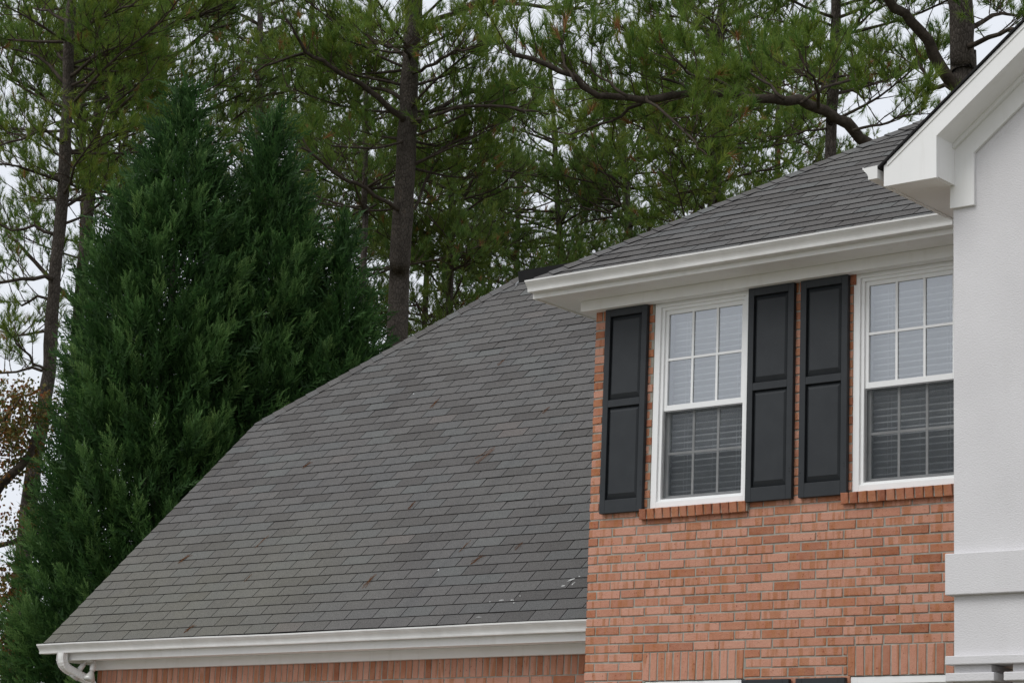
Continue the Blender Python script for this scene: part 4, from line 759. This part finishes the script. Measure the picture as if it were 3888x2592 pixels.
  [[(-33.06, 20.69, 22.62, 0.045), (-33.49, 20.27, 22.82, 0.031), (-33.91, 19.89, 22.9, 0.017)], [(-33.11, 20.78, 22.18, 0.045), (-33.05, 21.41, 22.49, 0.031), (-32.99, 22.1, 22.57, 0.017)], [(-33.17, 20.92, 21.52, 0.045), (-33.58, 20.66, 21.28, 0.031), (-33.91, 20.35, 21.37, 0.017)], [(-33.25, 21.09, 20.75, 0.045), (-32.39, 21.18, 20.62, 0.031), (-31.61, 21.26, 20.26, 0.017)], [(-33.34, 21.25, 19.98, 0.045), (-33.7, 20.89, 20.18, 0.031), (-34.07, 20.63, 20.05, 0.017)], [(-33.43, 21.44, 19.1, 0.045), (-33.34, 22.16, 19.16, 0.031), (-33.16, 22.89, 19.44, 0.017)], [(-33.49, 21.55, 18.55, 0.045), (-33.9, 21.25, 18.42, 0.031), (-34.28, 21.01, 18.18, 0.017)], [(-33.55, 21.67, 18.0, 0.045), (-33.18, 22.01, 17.91, 0.031), (-32.76, 22.41, 17.71, 0.017)]]),
 'N': ([(-21.91, 36.45, 0.0, 0.111), (-20.55, 34.51, 19.99, 0.082), (-20.41, 34.31, 21.02, 0.076), (-20.23, 34.02, 22.5, 0.064), (-20.03, 33.71, 24.09, 0.053)],
  [[(-20.27, 34.09, 22.16, 0.041), (-20.71, 33.76, 22.02, 0.029), (-21.19, 33.44, 21.77, 0.018)], [(-20.29, 34.14, 21.93, 0.041), (-20.09, 34.95, 22.01, 0.029), (-19.81, 35.83, 22.08, 0.018)], [(-20.37, 34.25, 21.36, 0.041), (-20.81, 33.92, 21.23, 0.029), (-21.28, 33.6, 20.97, 0.018)], [(-20.4, 34.29, 21.13, 0.041), (-20.18, 35.11, 21.2, 0.029), (-20.01, 35.94, 21.15, 0.018)], [(-20.47, 34.4, 20.56, 0.041), (-20.9, 34.09, 20.43, 0.029), (-21.36, 33.74, 20.29, 0.018)], [(-20.46, 34.37, 20.68, 0.041), (-19.82, 34.35, 20.32, 0.029), (-19.22, 34.25, 20.07, 0.018)], [(-20.23, 34.02, 22.5, 0.041), (-20.55, 33.69, 22.71, 0.029), (-20.78, 33.4, 23.04, 0.018)], [(-20.41, 34.31, 21.02, 0.041), (-21.22, 33.72, 20.75, 0.029), (-21.87, 33.23, 20.6, 0.018)]]),
 'O': ([(-30.26, 27.29, 0.0, 0.13), (-29.19, 25.67, 16.7, 0.096), (-28.88, 25.2, 19.12, 0.085), (-28.59, 24.78, 21.33, 0.074), (-28.27, 24.28, 23.86, 0.057)],
  [[(-28.73, 24.99, 20.22, 0.04), (-29.02, 24.72, 20.32, 0.028), (-29.38, 24.46, 20.19, 0.017)], [(-28.78, 25.05, 19.89, 0.04), (-28.68, 25.68, 20.29, 0.028), (-28.56, 26.36, 20.58, 0.017)], [(-28.88, 25.2, 19.12, 0.04), (-28.48, 25.59, 18.92, 0.028), (-27.98, 26.06, 18.73, 0.017)], [(-28.96, 25.33, 18.46, 0.04), (-28.9, 26.07, 18.4, 0.028), (-28.71, 26.87, 18.46, 0.017)], [(-29.02, 25.41, 18.02, 0.04), (-29.35, 25.08, 18.22, 0.028), (-29.6, 24.85, 18.32, 0.017)], [(-29.08, 25.5, 17.58, 0.04), (-28.57, 25.98, 17.39, 0.028), (-27.98, 26.52, 17.2, 0.017)], [(-29.05, 25.46, 17.8, 0.04), (-28.36, 26.05, 17.73, 0.028), (-27.73, 26.53, 17.87, 0.017)], [(-28.57, 24.73, 21.55, 0.04), (-28.17, 25.02, 21.68, 0.028), (-27.69, 25.31, 22.03, 0.017)]]),
 'P': ([(-30.74, 32.25, 0.0, 0.113), (-29.59, 30.75, 16.43, 0.084), (-29.36, 30.45, 18.07, 0.072), (-29.15, 30.2, 19.49, 0.06), (-28.93, 29.96, 20.9, 0.048)],
  [[(-29.13, 30.18, 19.6, 0.042), (-28.79, 30.39, 19.86, 0.03), (-28.41, 30.69, 19.87, 0.018)], [(-29.22, 30.28, 19.01, 0.042), (-29.11, 30.99, 19.17, 0.03), (-28.96, 31.77, 19.22, 0.018)], [(-29.25, 30.33, 18.78, 0.042), (-29.46, 30.12, 18.89, 0.03), (-29.66, 30.0, 18.76, 0.018)], [(-29.35, 30.45, 18.07, 0.042), (-28.9, 30.83, 18.1, 0.03), (-28.43, 31.21, 18.12, 0.018)], [(-29.39, 30.49, 17.84, 0.042), (-30.0, 30.62, 17.95, 0.03), (-30.57, 30.81, 17.94, 0.018)], [(-29.48, 30.6, 17.25, 0.042), (-29.08, 30.92, 17.27, 0.03), (-28.71, 31.22, 17.29, 0.018)], [(-29.53, 30.66, 16.9, 0.042), (-29.45, 30.1, 16.76, 0.03), (-29.41, 29.54, 16.51, 0.018)], [(-29.57, 30.73, 16.54, 0.042), (-29.34, 30.89, 16.67, 0.03), (-29.05, 31.1, 16.75, 0.018)]]),
 'Q': ([(-29.95, 35.28, 0.0, 0.109), (-28.73, 33.59, 18.21, 0.081), (-28.6, 33.41, 19.18, 0.075), (-28.42, 33.16, 20.51, 0.062), (-28.24, 32.88, 21.97, 0.05)],
  [[(-28.42, 33.16, 20.51, 0.044), (-28.02, 33.45, 20.65, 0.031), (-27.65, 33.79, 20.55, 0.019)], [(-28.47, 33.23, 20.15, 0.044), (-29.15, 33.26, 20.39, 0.031), (-29.85, 33.31, 20.51, 0.019)], [(-28.55, 33.34, 19.54, 0.044), (-28.15, 33.67, 19.56, 0.031), (-27.68, 34.09, 19.47, 0.019)], [(-28.6, 33.41, 19.18, 0.044), (-29.06, 33.04, 19.15, 0.031), (-29.44, 32.73, 19.13, 0.019)], [(-28.65, 33.48, 18.81, 0.044), (-28.53, 34.2, 18.97, 0.031), (-28.46, 34.91, 19.0, 0.019)], [(-28.71, 33.54, 18.45, 0.044), (-29.14, 33.19, 18.43, 0.031), (-29.64, 32.82, 18.28, 0.019)]]),
}

# ------------------------------------------------------------------ trees
def unit(v): return v / (np.linalg.norm(v, axis=-1, keepdims=True) + 1e-9)
def needles(base, axis, size, count, tone, r, width=.0095):
    """tufts of long needles: base (n,3), axis (n,3), size (n,), count needles each -> triangles and tone"""
    n = len(base); B = np.repeat(base, count, 0); A = np.repeat(axis, count, 0); S = np.repeat(size, count)
    m = len(B)
    th = np.clip(abs(r.normal(.48, .30, m)), .03, 1.5); ph = r.uniform(0, 2 * math.pi, m)
    h = unit(np.cross(A, np.array((.3, .2, .93)))); k = np.cross(A, h)
    D = A * np.cos(th)[:, None] + (h * np.cos(ph)[:, None] + k * np.sin(ph)[:, None]) * np.sin(th)[:, None]
    D[:, 2] += .10; D = unit(D)
    L = S * r.uniform(.7, 1.15, m)
    st = B - A * (r.uniform(0, .75, m) * S)[:, None]
    s = unit(np.cross(D, unit(r.normal(size=(m, 3))))) * (width / 2)
    V = np.stack([st - s, st + s, st + D * L[:, None]], 1)
    return V, np.clip(np.repeat(tone, count) + r.normal(0, .06, m), 0, 1)

def twig_tris(P0, P1, w):
    """thin three-sided twigs as loose triangles"""
    thin = w < .006; out = []
    d = unit(P1 - P0); h = unit(np.cross(d, np.array((.2, .31, .9)))); k = np.cross(d, h)
    for o in (h, k): out.append(np.stack([P0 - o * w[:, None], P0 + o * w[:, None], P1], 1)[thin])
    P0, P1, w, h, k = P0[~thin], P1[~thin], w[~thin], h[~thin], k[~thin]
    for a in range(3):
        t0, t1 = a * 2.094, (a + 1) * 2.094
        o0 = (h * math.cos(t0) + k * math.sin(t0)) * w[:, None]; o1 = (h * math.cos(t1) + k * math.sin(t1)) * w[:, None]
        out.append(np.stack([P0 + o0, P0 + o1, P1 + o1 * .6], 1)); out.append(np.stack([P0 + o0, P1 + o1 * .6, P1 + o0 * .6], 1))
    return np.concatenate(out)

def grow(path, r, dens, reach, start, up=(-.15, .65), clear=0.0):
    """side branches and shoots along one limb -> twig segments, tuft bases, tuft axes"""
    seg0, seg1, sw, tb, ta = [], [], [], [], []
    P = path[:, :3]; L = np.concatenate([[0], np.cumsum(np.linalg.norm(np.diff(P, axis=0), axis=1))]); tot = L[-1]
    def at(t):
        i = min(len(P) - 2, max(0, int(np.searchsorted(L, t) - 1))); f = (t - L[i]) / max(1e-6, L[i + 1] - L[i]); return P[i] + (P[i + 1] - P[i]) * f, unit(P[i + 1] - P[i])
    t = tot * start; side = 1
    while t < tot + .01:
        p, d = at(min(t, tot)); f = t / tot
        lat = unit(np.cross(d, np.array((0, 0, 1.0))) + r.normal(0, .25, 3)) * side
        if r.random() < clear and lat[1] - .8 * lat[0] < 0: lat = -lat          # shoots of these limbs fan up and to the far side
        dr = unit(d * r.uniform(.35, .9) + lat * r.uniform(.5, 1.1) + np.array((0, 0, r.uniform(*up))))
        if t >= tot - .05: dr = unit(d + np.array((0, 0, .35)))
        ln = reach * r.uniform(.45, 1.1) * (1.15 - .55 * f); n = max(2, int(ln / .16)); q = p.copy()
        for k in range(n):
            dr = unit(dr + np.array((0, 0, r.uniform(.0, .16))) + r.normal(0, .13, 3)); q2 = q + dr * (ln / n)
            seg0.append(q); seg1.append(q2); sw.append(.011 * (1 - .7 * k / n) + .003)
            if k >= n * .2:
                for _ in range(r.integers(2, 5)):
                    sd = unit(dr * r.uniform(.3, 1) + r.normal(0, .6, 3) + np.array((0, 0, .45))); e = q2 + sd * r.uniform(.08, .34)
                    seg0.append(q2); seg1.append(e); sw.append(.0045)
                    if r.random() < dens: tb.append(e); ta.append(unit(sd + np.array((0, 0, r.uniform(.2, .9)))))
            q = q2
        tb.append(q); ta.append(unit(dr + np.array((0, 0, .3))))
        side = -side; t += r.uniform(.09, .19)
    return seg0, seg1, sw, tb, ta

def pine(data, label, seed, mat, dens=.9, reach=1.0, size=.17, count=26, extend=5.0, dead=.022, width=.0095, extra=0, fill_z=None, dead_low=0.0, tone0=.45):
    r = np.random.default_rng(seed); trunk, limbs = data
    root = empty('pine_tree', tuple(trunk[0][:3])); o0 = np.array(trunk[0][:3])
    tag(root, label, 'pine tree', 'pine trees behind the house')
    tp = [tuple(p) for p in trunk]
    if extend:
        a, b = np.array(tp[-2]), np.array(tp[-1]); d = unit((b - a)[:3])
        for k in (1, 2, 3): tp.append(tuple(b[:3] + d * extend * k / 3) + (max(.02, b[3] * (1 - k / 3.2)),))
    Q = resample(tp, .35); Q[:, :2] += r.normal(0, .008, (len(Q), 2)); rr = Q[:, 3] * (1 + r.normal(0, .025, len(Q)))
    v, f = tube(Q[:, :3] - o0, rr, 14); mb = MB(); mb.add(v, f); mb.build('trunk', M['bark'], root, smooth=True)
    paths = []
    for lb in limbs:
        p = resample(lb, .25); p[1:, :3] += r.normal(0, .018, (len(p) - 1, 3)); paths.append((p, .30 if len(lb) < 8 else .38, True))
    top = Q[-1][2]; zlo = limbs and max(l[0][2] for l in limbs)
    # limbs above the highest ones listed, and extra ones between them
    ex = [(z, 1) for z in np.arange(zlo + .6, top - .2, .55)] if extend else []
    if extra: lo = trunk[1][2] - (2.2 if not extend else .3) if fill_z is None else fill_z; ex += [(z, 1) for z in np.linspace(lo, zlo, extra) + r.uniform(-.15, .15, extra)]
    for z, _ in ex:
        i = int(np.argmin(abs(Q[:, 2] - z))); b = Q[i, :3]; az = r.uniform(0, 2 * math.pi); ln = r.uniform(1.3, 3.2) * (1 - .35 * max(0, (z - zlo)) / max(extend, 1)); rs = r.uniform(.02, .55)
        pts = [tuple(b) + (.03,)]
        for k in range(1, 5):
            az += r.normal(0, .18); b = b + np.array((math.cos(az), math.sin(az), rs + .08 * k - .1)) * ln / 4; pts.append(tuple(b) + (.03 - .0055 * k,))
        paths.append((resample(pts, .3), .3, False))
    S0, S1, SW, TB, TA, TD = [], [], [], [], [], []
    for p, st, big in paths:
        v, f = tube(p[:, :3] - o0, np.maximum(p[:, 3], .008) * (1 + r.normal(0, .04, len(p))), 7); mb = MB(); mb.add(v, f); mb.build('limb', M['limb'], root, smooth=True)
        a, b, c, d, e = grow(p, r, dens, reach, st, (.05, .95) if big else (-.15, .65), .75 if big else 0.0); S0 += a; S1 += b; SW += c; TB += d; TA += e
        TD += list(np.full(len(d), r.uniform(-.12, .12)))
    S0, S1, SW, TB, TA, TD = map(np.array, (S0, S1, SW, TB, TA, TD))
    root_tw = link('twigs', tri_mesh('twigs', twig_tris(S0 - o0, S1 - o0, SW), M['twig']), root); tag(root_tw, kind='stuff')
    n = len(TB); tone = np.clip(tone0 + TD + r.normal(0, .17, n), 0, 1); sz = size * r.uniform(.75, 1.2, n)
    V, tn = needles(TB - o0, TA, sz, count, tone, r, width)
    mi = (np.repeat(r.random(n) < dead, count)).astype(int)
    o = link('crown', tri_mesh('crown', V, [mat, M['dead']], tn, mi), root); tag(o, kind='stuff')
    return n
tot = 0
SPEC = dict(
    A=('tall pine with the thick straight trunk rising behind the long roof', dict(size=.18, count=28, reach=1.15, extra=22, fill_z=14.2)),
    B=('slim pine just left of the thick straight trunk', dict(mat='far', reach=.95, extra=20)),
    C=('pine with a dark limbed trunk rising behind the peak of the hipped roof', dict(reach=1.25, extra=30, fill_z=13.5, dens=.95, width=.0105)),
    D=('pine with a bare grey trunk left of the gable, crossed by a heavy limb', dict(reach=1.0, dens=.85, extra=8, fill_z=14.0)),
    E=('largest pine, right beside the white gable, with one long drooping limb leftward', dict(size=.20, count=32, reach=1.35, extend=4.0, dens=1.0, width=.0105)),
    F=('leaning pine at the far left edge, trunk partly hidden by the cypress', dict(reach=1.1, extra=20, fill_z=12.5)),
    G=('forked pine above the left cypress top', dict(reach=1.15, extra=20, fill_z=12.5)),
    H=('pine rising behind the tallest cypress tip', dict(mat='far', reach=1.2, extra=20)),
    I=('background pine with up-slanting limbs left of the hipped roof', dict(mat='far', extend=0, reach=1.2, extra=40)),
    J=('thin leaning background pine just right of the thick straight trunk', dict(mat='far', extend=0, reach=1.1, extra=32)),
    K=('background pine midway between the thick trunk and the hipped roof', dict(mat='far', extend=0, reach=1.2, extra=40)),
    L=('background pine above the second cypress tip', dict(mat='far', reach=1.2, extra=20)),
    M=('background pine in the top left corner', dict(mat='far', reach=1.2, extra=18)),
    N=('background pine low behind the hipped roof near the gable', dict(mat='far', extend=0, reach=1.1, extra=32)),
    P=('low background pine just right of the thick trunk, down by the long roof hip', dict(mat='far', extend=0, reach=1.1, extra=34)),
    Q=('low background pine above the black ridge vent', dict(mat='far', extend=0, reach=1.1, extra=30)),
    O=('background pine between the cypresses and the thick straight trunk', dict(mat='far', reach=1.1, extra=30)),
)
for i, (k, (lab, kw)) in enumerate(SPEC.items()):
    kw = dict(kw); far = kw.pop('mat', '') == 'far'; mt = M['needle_far'] if far else M['needle']
    if far: kw.update(count=22, width=.0118)
    tot += pine(PINES[k], lab, 100 + i, mt, **kw)

def cypress(base, H, prof, label, seed, plumes):
    r = np.random.default_rng(seed); root = empty('cypress_tree', base); tag(root, label, 'cypress tree', 'dense cypress trees left of the long roof')
    v, f = tube([(0, 0, 0), (.03, .02, H * .5), (0, 0, H - .3)], [.16, .09, .012], 10); mb = MB(); mb.add(v, f); mb.build('trunk', M['bark'], root, smooth=True)
    Rm = lambda h: prof * np.interp(h, (0, .44, 1.15, 2.1, 3.0, 4.2, 7.3, 12.5), (.01, .10, .52, 1.08, 1.40, 1.60, 2.02, 2.2))      # h: metres below the tip
    # plumes: upswept branch ends, each a spray of flat fronds
    hg_ = np.linspace(.05, 9.2, 200); cw = np.cumsum(Rm(hg_) + .12); cw /= cw[-1]
    hh = np.interp(r.random(plumes), cw, hg_); lowp = r.random(plumes) < .12; hh = np.where(lowp, r.uniform(9.2, H - .8, plumes), hh); az = r.uniform(0, 2 * math.pi, plumes); R_ = Rm(hh) * np.sqrt(r.uniform(.35, 1.0, plumes))
    hh[:3] = (.02, .12, .3); R_[:3] = (0, .05, .08)
    ln = np.clip(.35 + .22 * hh ** .6, .3, .95) * r.uniform(.7, 1.3, plumes)
    up = np.clip(2.6 - .22 * hh, .9, 2.6) * r.uniform(.8, 1.25, plumes)
    out = np.stack([np.cos(az), np.sin(az), np.zeros(plumes)], 1); D = unit(out + np.array((0, 0, 1.0)) * up[:, None] + r.normal(0, .15, (plumes, 3)))
    D[:3] = unit(np.array([(0, 0, 1.), (.25, .1, 1.), (-.2, .2, 1.)]))
    tip = out * R_[:, None]; tip[:, 2] = H - hh; basep = tip - D * ln[:, None]
    nf = 34
    t = r.uniform(.0, 1.0, (plumes, nf)) ** .8
    fb = basep[:, None] + D[:, None] * (t * ln[:, None])[..., None] + r.normal(0, .035, (plumes, nf, 3))
    fd = unit(D[:, None] * 1.0 + unit(r.normal(size=(plumes, nf, 3))) * (.95 - .45 * t)[..., None] + np.array((0, 0, .15)))
    fl = (.11 + .16 * (1 - t)) * r.uniform(.8, 1.3, (plumes, nf)) * np.clip(ln[:, None] / .6, .55, 1.2)
    ft = np.clip(.10 + .66 * t * np.clip(R_ / (Rm(hh) + .01), .3, 1)[:, None] + r.normal(0, .14, (plumes, 1)) + r.normal(0, .07, (plumes, nf)), 0, 1)  # lighter tips; inner fronds toned darker in place of crown shade
    fb, fd, fl, ft = fb.reshape(-1, 3), fd.reshape(-1, 3), fl.ravel(), ft.ravel()
    # sprays deep inside the crown, coloured dark for the shade there
    ni = plumes * 9; h2 = np.interp(r.random(ni), cw, hg_) + .15; a2 = r.uniform(0, 2 * math.pi, ni); r2 = Rm(h2) * np.sqrt(r.uniform(.02, .62, ni))
    fb2 = np.stack([np.cos(a2) * r2, np.sin(a2) * r2, H - h2 - .1], 1); fd2 = unit(np.stack([np.cos(a2), np.sin(a2), np.full(ni, 1.0)], 1) + r.normal(0, .5, (ni, 3)))
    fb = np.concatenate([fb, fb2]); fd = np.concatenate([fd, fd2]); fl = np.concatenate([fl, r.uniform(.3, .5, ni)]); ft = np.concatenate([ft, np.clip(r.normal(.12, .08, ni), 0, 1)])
    # each frond: leaflets on both sides of a drooping stem, all in one plane
    n = len(fb); nl = 9; s = np.linspace(.04, 1, nl)
    pn = unit(np.cross(fd, unit(r.normal(size=(n, 3))))); bend = pn * (r.uniform(-.25, .25, n) * fl)[:, None]
    lat = np.cross(fd, pn); tris, tone = [], []
    for i, q in enumerate(s):
        p = fb + fd * (fl * q)[:, None] + bend * q * q
        sg = 1 if i % 2 else -1
        d = unit(fd * .85 + lat * sg * (.75 - .45 * q) + pn * r.normal(0, .12, (n, 1))); L = fl * (.40 - .16 * q) * r.uniform(.75, 1.2, n); w = unit(np.cross(d, pn)) * (fl * .034 + .003)[:, None]
        tris.append(np.stack([p - w, p + w, p + d * L[:, None]], 1)); tone.append(np.clip(ft + .18 * (q - .5), 0, 1))
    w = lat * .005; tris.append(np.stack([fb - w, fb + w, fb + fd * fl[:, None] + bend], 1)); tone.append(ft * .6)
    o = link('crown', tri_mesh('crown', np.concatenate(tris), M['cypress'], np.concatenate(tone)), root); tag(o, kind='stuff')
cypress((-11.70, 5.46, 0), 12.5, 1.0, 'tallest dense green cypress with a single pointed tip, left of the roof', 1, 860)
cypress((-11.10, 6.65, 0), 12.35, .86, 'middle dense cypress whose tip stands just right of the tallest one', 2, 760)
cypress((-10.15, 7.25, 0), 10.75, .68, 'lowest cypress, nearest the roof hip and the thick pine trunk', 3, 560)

# broadleaf tree turning orange at the lower left edge
def broadleaf(base, limbs, label, seed, per, tint):
    r = np.random.default_rng(seed); root = empty('broadleaf_tree', base); o0 = np.array(base); tag(root, label, 'tree')
    S0, S1, SW, TB, TA = [], [], [], [], []
    for k, lb in enumerate(limbs):
        p = resample(lb, .25); p[:, :3] += r.normal(0, .02, (len(p), 3))
        v, f = tube(p[:, :3] - o0, p[:, 3], 8); mb = MB(); mb.add(v, f); mb.build('trunk' if k == 0 else 'limb', M['bark'] if k == 0 else M['limb'], root, smooth=True)
        if k: a, b, c, d, e = grow(p, r, 1.0, .9, .15); S0 += a; S1 += b; SW += c; TB += d; TA += e
    S0, S1, SW, TB, TA = map(np.array, (S0, S1, SW, TB, TA))
    tag(link('twigs', tri_mesh('twigs', twig_tris(S0 - o0, S1 - o0, SW * .8), M['twig']), root), kind='stuff')
    n = len(TB); B = np.repeat(TB - o0, per, 0) + r.normal(0, .11, (n * per, 3)); m = len(B)
    d = unit(r.normal(size=(m, 3)) + np.array((0, 0, -.5))); s = unit(np.cross(d, r.normal(size=(m, 3)))); L = r.uniform(.045, .085, m)[:, None]
    a, b, c, e = B, B + d * L * .5 + s * L * .38, B + d * L, B + d * L * .5 - s * L * .38
    V = np.concatenate([np.stack([a, b, c], 1), np.stack([a, c, e], 1)]); tn = np.clip(np.repeat(r.normal(tint, .22, n), per) + r.normal(0, .12, m), 0, 1)
    tag(link('crown', tri_mesh('crown', V, M['autumn'], np.concatenate([tn, tn])), root), kind='stuff')
bb = (-17.9, 7.6, 0)
broadleaf(bb, [
    [(-17.9, 7.6, 0, .16), (-17.7, 7.3, 2.5, .14), (-17.5, 7.1, 4.5, .12), (-17.2, 6.8, 6.7, .10), (-17.0, 6.6, 8.4, .05)],
    [(-17.25, 6.85, 6.6, .10), (-16.95, 6.8, 7.0, .09), (-16.65, 6.9, 7.35, .075), (-16.4, 7.0, 7.7, .06), (-16.3, 7.0, 8.2, .03)],
    [(-17.4, 7.05, 5.9, .05), (-17.0, 7.0, 6.25, .045), (-16.6, 7.2, 6.48, .03), (-16.2, 7.4, 6.6, .015)],
    [(-17.5, 7.15, 4.6, .05), (-17.1, 7.1, 5.2, .04), (-16.8, 7.2, 5.6, .025), (-16.5, 7.3, 6.0, .012)],
    [(-17.6, 7.2, 3.4, .05), (-17.2, 7.2, 4.2, .04), (-16.9, 7.3, 4.8, .025), (-16.6, 7.3, 5.3, .012)],
    [(-17.15, 6.75, 7.2, .05), (-16.9, 6.7, 7.9, .035), (-16.7, 6.75, 8.3, .02), (-16.5, 6.8, 8.6, .012)],
    [(-17.65, 7.3, 2.6, .05), (-17.2, 7.4, 3.3, .04), (-16.9, 7.5, 3.9, .025), (-16.7, 7.5, 4.5, .012)],
    [(-17.55, 7.2, 3.9, .04), (-17.1, 7.0, 4.4, .03), (-16.8, 6.9, 4.7, .02), (-16.6, 6.9, 4.9, .012)],
], 'broadleaf tree with sparse orange and green leaves at the lower left edge', 55, 20, .62)
